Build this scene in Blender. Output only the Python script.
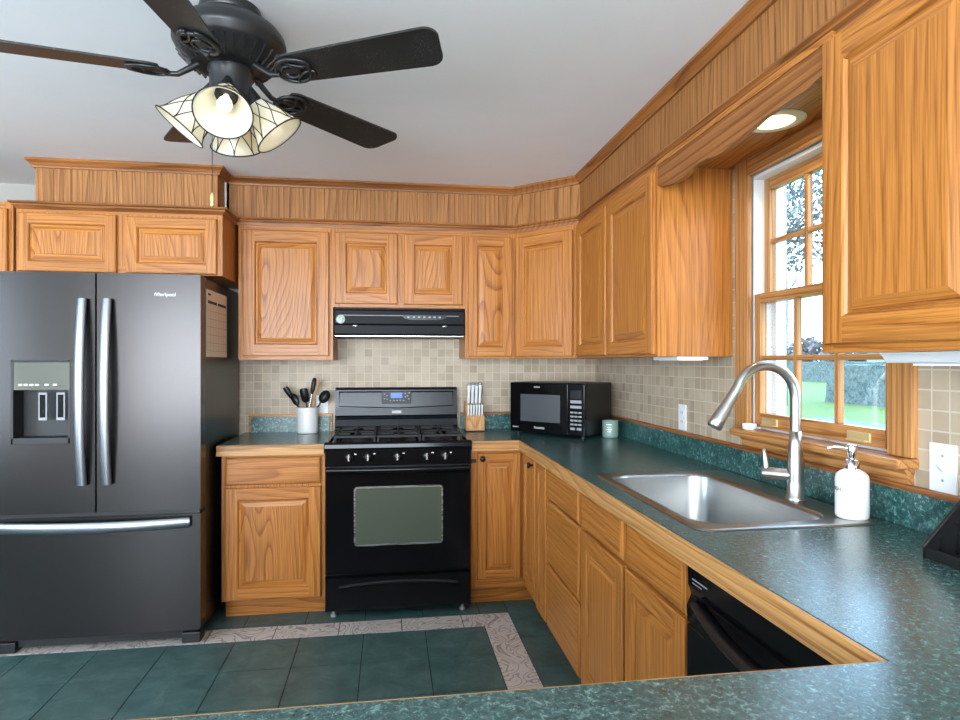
import bpy, math, random
from math import sin, cos, pi, radians as R
from mathutils import Vector, Matrix
random.seed(7)
SC = bpy.context.scene
for o in list(bpy.data.objects): bpy.data.objects.remove(o)
COL = SC.collection

# ------------------------------------------------------------------ camera, world, lights, exposure
cam_d = bpy.data.cameras.new('camera'); cam = bpy.data.objects.new('camera', cam_d); COL.objects.link(cam)
cam_d.sensor_width = 36.0; cam_d.lens = 36.0 * 620.0 / 960.0; cam_d.shift_y = 2.0 / 960.0
cam_d.clip_start = 0.02; cam_d.clip_end = 300
cam.location = (0, 0, 1.34); cam.rotation_euler = (R(90), 0, R(-8.35))
SC.camera = cam

world = bpy.data.worlds.new('sky'); SC.world = world; world.use_nodes = True
wn = world.node_tree.nodes; wl = world.node_tree.links
for n in list(wn): wn.remove(n)
w_out = wn.new('ShaderNodeOutputWorld'); w_bg = wn.new('ShaderNodeBackground')
w_tc = wn.new('ShaderNodeTexCoord'); w_sep = wn.new('ShaderNodeSeparateXYZ'); w_ramp = wn.new('ShaderNodeValToRGB')
w_no = wn.new('ShaderNodeTexNoise'); w_no.inputs['Scale'].default_value = 2.2; w_no.inputs['Detail'].default_value = 5
w_mix = wn.new('ShaderNodeMixRGB'); w_mix.blend_type = 'MIX'
w_r2 = wn.new('ShaderNodeValToRGB'); w_r2.color_ramp.elements[0].position = .4; w_r2.color_ramp.elements[1].position = .7
w_ramp.color_ramp.elements[0].position = 0.0; w_ramp.color_ramp.elements[0].color = (.48, .74, 1, 1)
w_ramp.color_ramp.elements[1].position = 0.7; w_ramp.color_ramp.elements[1].color = (.40, .66, 1, 1)
wl.new(w_tc.outputs['Generated'], w_sep.inputs[0]); wl.new(w_sep.outputs['Z'], w_ramp.inputs[0])
wl.new(w_tc.outputs['Generated'], w_no.inputs[0]); wl.new(w_no.outputs[0], w_r2.inputs[0])
wl.new(w_r2.outputs[0], w_mix.inputs[0]); wl.new(w_ramp.outputs[0], w_mix.inputs[1]); w_mix.inputs[2].default_value = (.60, .81, 1, 1)
wl.new(w_mix.outputs[0], w_bg.inputs[0]); w_bg.inputs[1].default_value = 7.5
wl.new(w_bg.outputs[0], w_out.inputs[0])

def area(name, loc, rot, sx, sy, power, color=(1, 1, 1)):
    d = bpy.data.lights.new(name, 'AREA'); d.shape = 'RECTANGLE'; d.size = sx; d.size_y = sy; d.energy = power; d.color = color
    o = bpy.data.objects.new(name, d); COL.objects.link(o); o.location = loc; o.rotation_euler = rot
    return o
# fill lights added behind and beside the camera, tilted up to brighten the ceiling
area('fill_light_rear', (-1.35, -3.1, 1.35), (R(119), 0, 0), 3.9, 1.9, 350, (.95, .975, 1.0))
area('fill_light_side', (-3.5, 1.0, 1.45), (R(112), 0, R(-90)), 1.8, 1.5, 30, (.92, .96, 1.0))

SC.view_settings.view_transform = 'Standard'; SC.view_settings.look = 'None'
SC.view_settings.gamma = 1.0; SC.view_settings.use_curve_mapping = False
SC.view_settings.exposure = 0.17

# ------------------------------------------------------------------ materials
class NT:
    def __init__(s, name):
        s.m = bpy.data.materials.new(name); s.m.use_nodes = True
        s.n = s.m.node_tree.nodes; s.l = s.m.node_tree.links
        s.b = s.n['Principled BSDF']
    def node(s, t, **kw):
        x = s.n.new(t)
        for k, v in kw.items(): setattr(x, k, v)
        return x
    def link(s, a, b): s.l.new(a, b)
    def math(s, op, a, b=None, c=None):
        x = s.node('ShaderNodeMath', operation=op)
        for i, v in enumerate((a, b, c)):
            if v is None: continue
            if isinstance(v, (int, float)): x.inputs[i].default_value = v
            else: s.link(v, x.inputs[i])
        return x.outputs[0]
    def vmath(s, op, a, b):
        x = s.node('ShaderNodeVectorMath', operation=op)
        for i, v in enumerate((a, b)):
            if isinstance(v, tuple): x.inputs[i].default_value = v
            else: s.link(v, x.inputs[i])
        return x.outputs[0]
    def noise(s, vec, scale, detail=3, rough=.5, dist=0, out=0):
        x = s.node('ShaderNodeTexNoise'); x.inputs['Scale'].default_value = scale; x.inputs['Detail'].default_value = detail
        x.inputs['Roughness'].default_value = rough; x.inputs['Distortion'].default_value = dist
        s.link(vec, x.inputs['Vector']); return x.outputs[out]
    def ramp(s, f, pts):
        x = s.node('ShaderNodeValToRGB'); e = x.color_ramp.elements
        while len(e) < len(pts): e.new(.5)
        for i, (p, c) in enumerate(pts):
            e[i].position = p; e[i].color = (c[0], c[1], c[2], 1)
        s.link(f, x.inputs[0]); return x.outputs[0]
    def mix(s, f, a, b, mode='MIX'):
        x = s.node('ShaderNodeMixRGB', blend_type=mode)
        for i, v in enumerate((f, a, b)):
            if isinstance(v, (int, float)): x.inputs[i].default_value = v
            elif isinstance(v, tuple): x.inputs[i].default_value = (v[0], v[1], v[2], 1)
            else: s.link(v, x.inputs[i])
        return x.outputs[0]
    def bump(s, h, strength, dist=.002):
        x = s.node('ShaderNodeBump'); x.inputs['Strength'].default_value = strength; x.inputs['Distance'].default_value = dist
        s.link(h, x.inputs['Height']); s.link(x.outputs[0], s.b.inputs['Normal'])
    def set(s, **kw):
        for k, v in kw.items():
            k = k.replace('_', ' ')
            i = s.b.inputs[k]
            if isinstance(v, (int, float)): i.default_value = v
            elif isinstance(v, tuple): i.default_value = (v[0], v[1], v[2], 1)
            else: s.link(v, i)
        return s

def srgb(r, g, b):
    f = lambda c: (c / 255 / 12.92) if c / 255 <= .04045 else ((c / 255 + .055) / 1.055) ** 2.4
    return (f(r), f(g), f(b))

def plain(name, col, rough=.5, metal=0, spec=.5, coat=0, emit=None, estr=0, trans=0, alpha=1, var=.06):
    t = NT(name)
    tc = t.node('ShaderNodeTexCoord')
    n = t.noise(tc.outputs['Object'], 9, 3)
    c = t.mix(t.math('MULTIPLY', n, var * 2), col, tuple(x * (.82) for x in col))
    t.set(Base_Color=c, Roughness=rough, Metallic=metal)
    t.b.inputs['Specular IOR Level'].default_value = spec
    t.b.inputs['Coat Weight'].default_value = coat
    t.b.inputs['Transmission Weight'].default_value = trans
    if emit:
        t.b.inputs['Emission Color'].default_value = (*emit, 1); t.b.inputs['Emission Strength'].default_value = estr
    return t.m

def oak(name, axis, light, mid, dark, rough=.33, rings=26, coat=0, ringmix=.85):
    t = NT(name)
    tc = t.node('ShaderNodeTexCoord'); oi = t.node('ShaderNodeObjectInfo')
    at = t.node('ShaderNodeAttribute', attribute_name='rnd')
    off = t.math('ADD', t.math('MULTIPLY', oi.outputs['Random'], 7.3), t.math('MULTIPLY', at.outputs['Fac'], 11.7))
    co = t.node('ShaderNodeCombineXYZ')
    for i in range(3): t.link(t.math('MULTIPLY', off, (1.0, .83, .61)[i]), co.inputs[i])
    v = t.vmath('ADD', tc.outputs['Object'], co.outputs[0])
    sc = [1, 1, 1]; sc['xyz'.index(axis)] = .16
    vs = t.vmath('MULTIPLY', v, tuple(sc))
    big = t.noise(vs, 4.2, 1.5, .4, .12)
    sp = t.node('ShaderNodeSeparateXYZ'); t.link(v, sp.inputs[0])
    ac = [sp.outputs[i] for i in range(3) if i != 'xyz'.index(axis)]
    w1 = t.math('FRACT', t.math('ADD', t.math('MULTIPLY', t.math('ADD', ac[0], ac[1]), 36.0), t.math('MULTIPLY', big, rings)))
    w1 = t.math('MINIMUM', w1, t.math('MULTIPLY', t.math('SUBTRACT', 1.0, w1), 7.0))
    sf = [1, 1, 1]; sf['xyz'.index(axis)] = .016
    vf = t.vmath('MULTIPLY', v, tuple(sf))
    fine = t.noise(vf, 260, 3, .6)
    fine2 = t.noise(vf, 70, 3, .6)
    c = t.ramp(w1, [(0, tuple((a * .45 + b * .55) for a, b in zip(mid, dark))), (.13, tuple((a * .9 + b * .1) for a, b in zip(mid, dark))), (.30, tuple((a * .7 + b * .3) for a, b in zip(light, mid))), (1, light)])
    c = t.mix(ringmix, tuple(a * .62 + b * .38 for a, b in zip(light, mid)), c)
    f = t.math('MULTIPLY', t.ramp(fine, [(.42, (1, 1, 1)), (.56, (0, 0, 0))]), t.math('SUBTRACT', 1.0, t.math('MULTIPLY', w1, .65)))
    c = t.mix(t.math('MULTIPLY', f, .62), c, dark)
    c = t.mix(t.math('MULTIPLY', t.ramp(fine2, [(.45, (0, 0, 0)), (.7, (1, 1, 1))]), .28), c, dark)
    tone = t.math('ADD', t.math('MULTIPLY', oi.outputs['Random'], .10), t.math('MULTIPLY', at.outputs['Fac'], .18))
    c = t.mix(tone, c, tuple(x * .55 for x in mid))
    t.set(Base_Color=c, Roughness=t.math('MULTIPLY_ADD', fine2, .16, rough - .06))
    t.b.inputs['Specular IOR Level'].default_value = .35
    t.bump(fine, .10, .0008)
    return t.m

OL, OM, OD = srgb(203, 133, 62), srgb(182, 109, 43), srgb(110, 58, 22)
M = {}
M['oak_p'] = oak('oak_panel_grain', 'z', OL, OM, OD, rings=26, ringmix=.9)
M['oak_f'] = oak('oak_plain_panel_grain', 'z', OL, OM, OD, rings=14, ringmix=.40)
M['oak_v'] = oak('oak_vertical_grain', 'z', OL, OM, OD, rings=9, ringmix=.6)
M['oak_h'] = oak('oak_horizontal_grain', 'x', OL, OM, OD, rings=12, ringmix=.6)
M['oak_y'] = oak('oak_lengthwise_grain', 'y', OL, OM, OD)
EL, EM, ED = srgb(212, 160, 100), srgb(190, 134, 76), srgb(124, 78, 40)
M['edge_x'] = oak('pale_oak_edging_x', 'x', EL, EM, ED, rings=8)
M['edge_y'] = oak('pale_oak_edging_y', 'y', EL, EM, ED, rings=8)
SL, SM_, SD = srgb(186, 126, 68), srgb(160, 102, 52), srgb(88, 52, 24)
M['panel'] = oak('soffit_oak_panelling', 'z', SL, SM_, SD, rough=.5, rings=9, coat=0)
M['trim_x'] = oak('oak_moulding_x', 'x', srgb(172, 108, 54), srgb(146, 88, 42), SD, rough=.4, rings=5)
M['trim_y'] = oak('oak_moulding_y', 'y', srgb(172, 108, 54), srgb(146, 88, 42), SD, rough=.4, rings=5)
WL, WM, WD = srgb(206, 148, 88), srgb(182, 120, 64), srgb(112, 66, 30)
M['win_v'] = oak('window_oak_v', 'z', WL, WM, WD, rings=6)
M['win_y'] = oak('window_oak_y', 'y', WL, WM, WD, rings=6)
M['block'] = oak('knife_block_wood', 'z', srgb(222, 170, 110), srgb(204, 148, 90), srgb(150, 96, 52))

M['paint'] = plain('wall_paint', srgb(174, 171, 164), .7)
def ceiling_mat():
    t = NT('ceiling_paint'); tc = t.node('ShaderNodeTexCoord')
    n = t.noise(tc.outputs['Object'], 55, 4, .6)
    n2 = t.noise(tc.outputs['Object'], 6, 3, .6)
    t.set(Base_Color=t.mix(n2, srgb(244, 245, 246), srgb(238, 239, 241)), Roughness=.6)
    t.bump(n, .15, .003); return t.m
M['ceiling'] = ceiling_mat()

def laminate(name, dark, mid, light, amt, rough, scale=70, spec=.5):
    t = NT(name); tc = t.node('ShaderNodeTexCoord'); v = tc.outputs['Object']
    a = t.noise(v, scale, 5, .65, .8); b = t.noise(v, scale * .23, 4, .6, 1.5); d = t.noise(v, scale * 1.7, 3, .6, .5)
    c = t.ramp(a, [(.36, dark), (.55, mid), (.74, light)])
    c = t.mix(t.math('MULTIPLY', t.ramp(b, [(.4, (0, 0, 0)), (.62, (1, 1, 1))]), .55), c, dark)
    c = t.mix(t.math('MULTIPLY', t.ramp(d, [(.60, (0, 0, 0)), (.70, (1, 1, 1))]), amt), c, light)
    t.set(Base_Color=c, Roughness=t.math('MULTIPLY_ADD', a, .06, rough - .03))
    t.b.inputs['Specular IOR Level'].default_value = spec
    return t.m
M['lam'] = laminate('green_laminate', srgb(34, 66, 66), srgb(62, 98, 98), srgb(138, 176, 170), .5, .25, 95, .8)
M['splash'] = laminate('green_laminate_splash', srgb(22, 56, 56), srgb(54, 104, 102), srgb(160, 204, 192), .8, .3, 60)

def mosaic(name, ax):
    t = NT(name); tc = t.node('ShaderNodeTexCoord'); s = t.node('ShaderNodeSeparateXYZ'); t.link(tc.outputs['Object'], s.inputs[0])
    cb = t.node('ShaderNodeCombineXYZ'); t.link(s.outputs[ax], cb.inputs[0]); t.link(s.outputs['Z'], cb.inputs[1])
    br = t.node('ShaderNodeTexBrick', offset=0.0, squash=1.0)
    t.link(cb.outputs[0], br.inputs['Vector'])
    br.inputs['Scale'].default_value = 1; br.inputs['Brick Width'].default_value = .0508; br.inputs['Row Height'].default_value = .0508
    br.inputs['Mortar Size'].default_value = .0026; br.inputs['Mortar Smooth'].default_value = .25; br.inputs['Bias'].default_value = -.1
    br.inputs['Color1'].default_value = (*srgb(194, 174, 148), 1); br.inputs['Color2'].default_value = (*srgb(156, 134, 110), 1)
    br.inputs['Mortar'].default_value = (*srgb(208, 197, 180), 1)
    n = t.noise(tc.outputs['Object'], 42, 5, .7); n2 = t.noise(tc.outputs['Object'], 7, 3, .6)
    c = t.mix(t.math('MULTIPLY', n, .5), br.outputs['Color'], srgb(176, 157, 132))
    c = t.mix(t.math('MULTIPLY', t.ramp(n2, [(.4, (0, 0, 0)), (.7, (1, 1, 1))]), .25), c, srgb(222, 208, 186))
    t.set(Base_Color=c, Roughness=.5)
    t.bump(t.math('SUBTRACT', t.math('MULTIPLY', n, .25), br.outputs['Fac']), .5, .002)
    return t.m
M['mos_x'] = mosaic('stone_mosaic_back', 'X'); M['mos_y'] = mosaic('stone_mosaic_side', 'Y')

def slate():
    t = NT('green_slate_tile'); tc = t.node('ShaderNodeTexCoord'); at = t.node('ShaderNodeAttribute', attribute_name='rnd')
    v = tc.outputs['Object']
    a = t.noise(v, 9, 6, .65, .6); b = t.noise(v, 45, 4, .6)
    c = t.ramp(a, [(.34, srgb(42, 74, 74)), (.52, srgb(62, 96, 94)), (.68, srgb(86, 114, 110))])
    c = t.mix(t.math('MULTIPLY', at.outputs['Fac'], .35), c, srgb(84, 96, 90))
    t.set(Base_Color=c, Roughness=t.math('MULTIPLY_ADD', b, .2, .30)); t.bump(t.math('ADD', a, t.math('MULTIPLY', b, .3)), .25, .003)
    return t.m
def border():
    t = NT('swirled_border_tile'); tc = t.node('ShaderNodeTexCoord'); at = t.node('ShaderNodeAttribute', attribute_name='rnd')
    co = t.node('ShaderNodeCombineXYZ'); t.link(t.math('MULTIPLY', at.outputs['Fac'], 9.0), co.inputs[0]); t.link(t.math('MULTIPLY', at.outputs['Fac'], 5.0), co.inputs[1])
    v = t.vmath('ADD', tc.outputs['Object'], co.outputs[0])
    n = t.noise(v, 5.5, 1.5, .5, 1.2)
    w = t.math('MULTIPLY_ADD', t.math('SINE', t.math('MULTIPLY', n, 75.0)), .5, .5)
    c = t.mix(t.ramp(w, [(.72, (0, 0, 0)), (.95, (1, 1, 1))]), srgb(206, 197, 190), srgb(150, 134, 126))
    c = t.mix(t.math('MULTIPLY', t.noise(v, 60, 4, .6), .35), c, srgb(176, 160, 150))
    t.set(Base_Color=c, Roughness=.45); t.bump(w, -.15, .001); return t.m
M['slate'] = slate(); M['border'] = border(); M['grout'] = plain('dark_grout', srgb(40, 42, 40), .85)
M['rgrout'] = plain('pale_grout', srgb(168, 150, 134), .85)

def brushed(name, col, rough, axis, metal=1.0, amt=.12):
    t = NT(name); tc = t.node('ShaderNodeTexCoord'); sc = [60, 60, 60]; sc['xyz'.index(axis)] = 1.2
    n = t.noise(t.vmath('MULTIPLY', tc.outputs['Object'], tuple(sc)), 4, 3, .6)
    t.set(Base_Color=t.mix(n, col, tuple(x * (1 - 1.2 * amt) for x in col)), Metallic=metal, Roughness=t.math('MULTIPLY_ADD', n, amt, rough - amt / 2))
    return t.m
M['fridge'] = brushed('black_stainless', srgb(62, 59, 58), .27, 'x', .9, .012)
M['steel'] = brushed('brushed_steel', srgb(196, 194, 190), .27, 'x')
M['sink'] = brushed('sink_steel', srgb(172, 172, 170), .30, 'y')
M['nickel'] = brushed('brushed_nickel', srgb(196, 192, 186), .30, 'z')
M['chrome'] = plain('chrome', srgb(225, 225, 228), .08, 1)
M['handle'] = brushed('fridge_handle_steel', srgb(160, 161, 166), .38, 'z', 1.0, .05)
M['bside'] = plain('black_textured_steel', srgb(24, 23, 23), .30)
M['bgloss'] = plain('black_enamel', srgb(12, 12, 14), .12, 0, .22, 0)
M['hoodblk'] = plain('black_hood_enamel', srgb(14, 14, 15), .42, 0, .14)
M['bsatin'] = plain('black_satin', srgb(18, 18, 19), .35)
M['bmatte'] = plain('black_iron', srgb(24, 24, 24), .6)
M['bplast'] = plain('black_plastic', srgb(20, 20, 21), .42)
M['fanblk'] = plain('black_fan_metal', srgb(30, 30, 31), .38)
M['guard'] = plain('black_backguard', srgb(24, 26, 29), .22, 0, .28, 0)
def blade_mat():
    t = NT('dusty_black_blade'); tc = t.node('ShaderNodeTexCoord'); v = tc.outputs['Object']
    n = t.noise(v, 260, 2, .6); b = t.noise(v, 9, 3, .6)
    f = t.math('MULTIPLY', t.ramp(n, [(.60, (0, 0, 0)), (.68, (1, 1, 1))]), t.ramp(b, [(.45, (0, 0, 0)), (.65, (1, 1, 1))]))
    t.set(Base_Color=t.mix(t.math('MULTIPLY', f, .6), srgb(30, 29, 28), srgb(150, 145, 138)), Roughness=.42); return t.m
M['blade'] = blade_mat()
M['blade_br'] = M['blade']
def window_glass():
    t = NT('window_glass'); n = t.n; n.remove(t.b)
    out = n['Material Output']; tr = t.node('ShaderNodeBsdfTransparent'); gl = t.node('ShaderNodeBsdfGlossy'); gl.inputs['Roughness'].default_value = .02
    tc = t.node('ShaderNodeTexCoord'); sp = t.noise(tc.outputs['Object'], 240, 2, .5)
    df = t.node('ShaderNodeBsdfDiffuse'); df.inputs[0].default_value = (.75, .8, .83, 1)
    m1 = t.node('ShaderNodeMixShader'); m1.inputs[0].default_value = .06; t.link(tr.outputs[0], m1.inputs[1]); t.link(gl.outputs[0], m1.inputs[2])
    m2 = t.node('ShaderNodeMixShader'); t.link(t.math('MULTIPLY', t.ramp(sp, [(.62, (0, 0, 0)), (.70, (1, 1, 1))]), .35), m2.inputs[0])
    t.link(m1.outputs[0], m2.inputs[1]); t.link(df.outputs[0], m2.inputs[2]); t.link(m2.outputs[0], out.inputs[0])
    return t.m
M['glass'] = window_glass()
M['ovenglass'] = plain('oven_glass', srgb(92, 98, 84), .12, .25, .8)
M['mwglass'] = plain('microwave_glass', srgb(84, 84, 86), .18, .1, .6)
M['panelglass'] = plain('dispenser_glass', srgb(104, 106, 100), .14, .6)
M['white'] = plain('white_plastic', srgb(236, 236, 234), .4)
M['vinyl'] = plain('white_vinyl', srgb(232, 233, 233), .4)
M['ceram'] = plain('white_stoneware', srgb(226, 225, 222), .35)
M['soapc'] = plain('white_soap_bottle', srgb(240, 238, 234), .45)
M['wax'] = plain('candle_wax', srgb(206, 216, 196), .5)
def candle_glass():
    t = NT('pale_green_glass'); t.set(Base_Color=srgb(168, 196, 182), Roughness=.12); t.b.inputs['Transmission Weight'].default_value = .35
    return t.m
M['cglass'] = candle_glass()
M['paper'] = plain('calendar_paper', srgb(224, 204, 182), .8)
M['ink'] = plain('ink_black', srgb(26, 24, 24), .7)
M['inkline'] = plain('ink_grey', srgb(150, 128, 112), .8)
M['whiteink'] = plain('white_print', srgb(238, 238, 238), .5)
M['greyink'] = plain('grey_print', srgb(150, 150, 152), .5)
M['lcd'] = plain('blue_display', srgb(50, 96, 176), .3, emit=srgb(50, 100, 190), estr=.5)
M['brass'] = plain('brass', srgb(222, 196, 140), .35, .6)
M['bronze'] = plain('dark_bronze', srgb(48, 38, 32), .35, .6)
M['shade'] = None
def shade_mat():
    t = NT('cream_glass_shade'); n = t.n; n.remove(t.b); out = n['Material Output']
    tc = t.node('ShaderNodeTexCoord'); nn = t.noise(tc.outputs['Object'], 14, 3, .6)
    c = t.mix(nn, srgb(250, 246, 232), srgb(240, 232, 208))
    df = t.node('ShaderNodeBsdfDiffuse'); tl = t.node('ShaderNodeBsdfTranslucent'); gl = t.node('ShaderNodeBsdfGlossy'); gl.inputs['Roughness'].default_value = .2
    t.link(c, df.inputs[0]); t.link(c, tl.inputs[0])
    m = t.node('ShaderNodeMixShader'); m.inputs[0].default_value = .5; t.link(df.outputs[0], m.inputs[1]); t.link(tl.outputs[0], m.inputs[2])
    m2 = t.node('ShaderNodeMixShader'); m2.inputs[0].default_value = .06; t.link(m.outputs[0], m2.inputs[1]); t.link(gl.outputs[0], m2.inputs[2])
    t.link(m2.outputs[0], out.inputs[0]); return t.m
M['shade'] = shade_mat()
M['bulb'] = plain('lit_bulb', (1, .97, .9), .3, emit=(1.0, .93, .80), estr=1.1)
M['downlamp'] = plain('lit_downlight', (1, .9, .7), .3, emit=(1.0, .80, .48), estr=2.2)
M['dlring'] = plain('white_downlight_trim', srgb(236, 226, 206), .45)
def grass():
    t = NT('lawn_grass'); tc = t.node('ShaderNodeTexCoord'); v = tc.outputs['Object']
    a = t.noise(v, .8, 4, .6); b = t.noise(v, 30, 3, .6)
    c = t.mix(a, srgb(86, 112, 44), srgb(68, 96, 38)); c = t.mix(t.math('MULTIPLY', b, .5), c, srgb(100, 122, 60))
    t.set(Base_Color=c, Roughness=.9); return t.m
M['grass'] = grass()
def leafy(name, a, b, sc):
    t = NT(name); tc = t.node('ShaderNodeTexCoord'); n = t.noise(tc.outputs['Object'], sc, 4, .7)
    t.set(Base_Color=t.ramp(n, [(.35, a), (.65, b)]), Roughness=.9); return t.m
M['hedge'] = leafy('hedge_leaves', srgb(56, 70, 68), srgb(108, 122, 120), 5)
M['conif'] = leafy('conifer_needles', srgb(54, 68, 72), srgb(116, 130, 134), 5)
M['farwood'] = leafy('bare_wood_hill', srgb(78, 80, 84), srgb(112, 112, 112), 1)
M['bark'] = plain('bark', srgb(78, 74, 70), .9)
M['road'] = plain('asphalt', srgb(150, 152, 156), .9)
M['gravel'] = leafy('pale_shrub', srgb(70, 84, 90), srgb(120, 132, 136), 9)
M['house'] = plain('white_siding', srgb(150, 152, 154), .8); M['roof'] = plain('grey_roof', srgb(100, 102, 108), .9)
M['disc'] = None
def irid():
    t = NT('iridescent_disc'); tc = t.node('ShaderNodeTexCoord'); n = t.noise(tc.outputs['Object'], 40, 2, .5)
    t.set(Base_Color=t.ramp(n, [(.3, srgb(120, 90, 170)), (.45, srgb(210, 200, 220)), (.58, srgb(120, 190, 120)), (.7, srgb(60, 60, 90))]), Roughness=.25); return t.m
M['disc'] = irid()

# ------------------------------------------------------------------ mesh helpers
class MB:
    def __init__(s): s.v = []; s.f = []; s.m = []; s.s = []; s.r = []; s.T = None
    def add(s, verts, faces, m=0, smooth=False, rnd=0.0):
        b = len(s.v)
        for p in verts:
            p = Vector(p); s.v.append(s.T @ p if s.T is not None else p)
        for f in faces:
            s.f.append([b + i for i in f]); s.m.append(m); s.s.append(smooth); s.r.append(rnd)
        return s
    def box(s, x0, x1, y0, y1, z0, z1, m=0, rnd=0.0):
        x0, x1 = min(x0, x1), max(x0, x1); y0, y1 = min(y0, y1), max(y0, y1); z0, z1 = min(z0, z1), max(z0, z1)
        v = [(x0, y0, z0), (x1, y0, z0), (x1, y1, z0), (x0, y1, z0), (x0, y0, z1), (x1, y0, z1), (x1, y1, z1), (x0, y1, z1)]
        return s.add(v, [(0, 3, 2, 1), (4, 5, 6, 7), (0, 1, 5, 4), (1, 2, 6, 5), (2, 3, 7, 6), (3, 0, 4, 7)], m, False, rnd)
    def prism(s, poly, axis, a0, a1, m=0, smooth=False):
        # poly in the two other axes (xy for z, xz for y, yz for x)
        def P(p, a):
            return {'z': (p[0], p[1], a), 'y': (p[0], a, p[1]), 'x': (a, p[0], p[1])}[axis]
        n = len(poly)
        s.add([P(p, a0) for p in poly] + [P(p, a1) for p in poly], [tuple(range(n)), tuple(range(2 * n - 1, n - 1, -1))], m)
        s.add([P(p, a0) for p in poly] + [P(p, a1) for p in poly], [(i, i + n, (i + 1) % n + n, (i + 1) % n) for i in range(n)], m, smooth)
        return s
    def loft(s, loops, m=0, smooth=False, cap0=True, cap1=True, closed=True):
        n = len(loops[0]); v = [p for l in loops for p in l]; f = []
        for k in range(len(loops) - 1):
            for i in range(n if closed else n - 1):
                j = (i + 1) % n; f.append((k * n + i, k * n + j, (k + 1) * n + j, (k + 1) * n + i))
        s.add(v, f, m, smooth)
        if cap0: s.add(loops[0], [tuple(range(n - 1, -1, -1))], m)
        if cap1: s.add(loops[-1], [tuple(range(n))], m)
        return s
    def lathe(s, prof, c=(0, 0, 0), seg=32, m=0, smooth=True, mat=None, cap0=False, cap1=False):
        loops = []
        for r, z in prof:
            l = []
            for i in range(seg):
                a = 2 * pi * i / seg; p = Vector((r * cos(a), r * sin(a), z))
                if mat is not None: p = mat @ p
                l.append(p + Vector(c))
            loops.append(l)
        return s.loft(loops, m, smooth, cap0, cap1)
    def tube(s, pts, r, seg=8, m=0, closed=False, smooth=True):
        pts = [Vector(p) for p in pts]; n = len(pts); rr = r if isinstance(r, (list, tuple)) else [r] * n
        loops = []; up = None
        for i, p in enumerate(pts):
            if closed: d = pts[(i + 1) % n] - pts[i - 1]
            else: d = pts[min(i + 1, n - 1)] - pts[max(i - 1, 0)]
            d.normalize()
            if up is None:
                up = Vector((0, 0, 1)) if abs(d.z) < .9 else Vector((1, 0, 0))
            a = d.cross(up)
            if a.length < 1e-6: a = d.cross(Vector((0, 1, 0)))
            a.normalize(); b = a.cross(d); up = b
            loops.append([p + (a * cos(2 * pi * k / seg) + b * sin(2 * pi * k / seg)) * rr[i] for k in range(seg)])
        if closed: loops.append(loops[0])
        return s.loft(loops, m, smooth, not closed, not closed)
    def sphere(s, c, rx, ry=None, rz=None, m=0, seg=16, rings=10):
        ry = ry or rx; rz = rz or rx
        loops = []
        for k in range(1, rings):
            t = pi * k / rings
            loops.append([(c[0] + rx * sin(t) * cos(2 * pi * i / seg), c[1] + ry * sin(t) * sin(2 * pi * i / seg), c[2] - rz * cos(t)) for i in range(seg)])
        return s.loft(loops, m, True, True, True)

def finish(o, parent, bevel, subsurf=0, auto=True):
    if subsurf:
        x = o.modifiers.new('subd', 'SUBSURF'); x.levels = subsurf; x.render_levels = subsurf
    if bevel:
        x = o.modifiers.new('bevel', 'BEVEL'); x.width = bevel; x.segments = 2; x.limit_method = 'ANGLE'; x.angle_limit = R(40)
        x.harden_normals = False
ORG = {}
def obj(name, mb, mats, parent=None, bevel=0, origin=None, label=None, smooth_all=False):
    if isinstance(mats, str): mats = [mats]
    me = bpy.data.meshes.new(name)
    v = [Vector(p) for p in mb.v]
    if parent is not None: off = ORG[parent.name]
    elif origin is not None: off = Vector(origin)
    else:
        off = Vector(((min(p.x for p in v) + max(p.x for p in v)) / 2, (min(p.y for p in v) + max(p.y for p in v)) / 2, min(p.z for p in v)))
    me.from_pydata([p - off for p in v], [], mb.f)
    for k in mats: me.materials.append(M[k])
    for i, p in enumerate(me.polygons):
        p.material_index = mb.m[i]; p.use_smooth = mb.s[i] or smooth_all
    if any(mb.r):
        at = me.attributes.new('rnd', 'FLOAT', 'FACE')
        for i, x in enumerate(mb.r): at.data[i].value = x
    o = bpy.data.objects.new(name, me); COL.objects.link(o)
    if parent is not None:
        o.parent = parent; ORG[o.name] = ORG[parent.name]
    else:
        o.location = off; ORG[o.name] = off
    finish(o, parent, bevel)
    if label: o['label'] = label
    return o
def tag(o, label, cat, group=None):
    o['label'] = label; o['category'] = cat
    if group: o['group'] = group
    return o
def thing(name, label, cat, loc, rz=None, group=None):
    o = bpy.data.objects.new(name, None); COL.objects.link(o); o.empty_display_size = .05
    o.location = loc
    if rz is None: ORG[o.name] = Vector(loc)           # parts given in world coordinates
    else: o.rotation_euler = (0, 0, rz); ORG[o.name] = Vector((0, 0, 0))   # parts given in local coordinates
    return tag(o, label, cat, group)
def struct(name, mb, mats, bevel=0, origin=(0, 0, 0), parent=None):
    o = obj(name, mb, mats, parent, bevel, origin)
    if parent is None: o['kind'] = 'structure'
    return o
def copy_tree(o, loc=None, rot=None, label=None):
    c = o.copy(); COL.objects.link(c)
    if loc is not None: c.location = loc
    if rot is not None: c.rotation_euler = rot
    if label: c['label'] = label
    ORG[c.name] = ORG[o.name]
    for ch in list(o.children):
        d = ch.copy(); COL.objects.link(d); d.parent = c
        for g in list(ch.children):
            e = g.copy(); COL.objects.link(e); e.parent = d
    return c
def rrect(x0, x1, y0, y1, r, z, n=6):
    pts = []
    for cx, cy, a in ((x1 - r, y1 - r, 0), (x0 + r, y1 - r, 90), (x0 + r, y0 + r, 180), (x1 - r, y0 + r, 270)):
        for k in range(n + 1):
            t = R(a + 90 * k / n); pts.append((cx + r * cos(t), cy + r * sin(t), z))
    return pts
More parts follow.
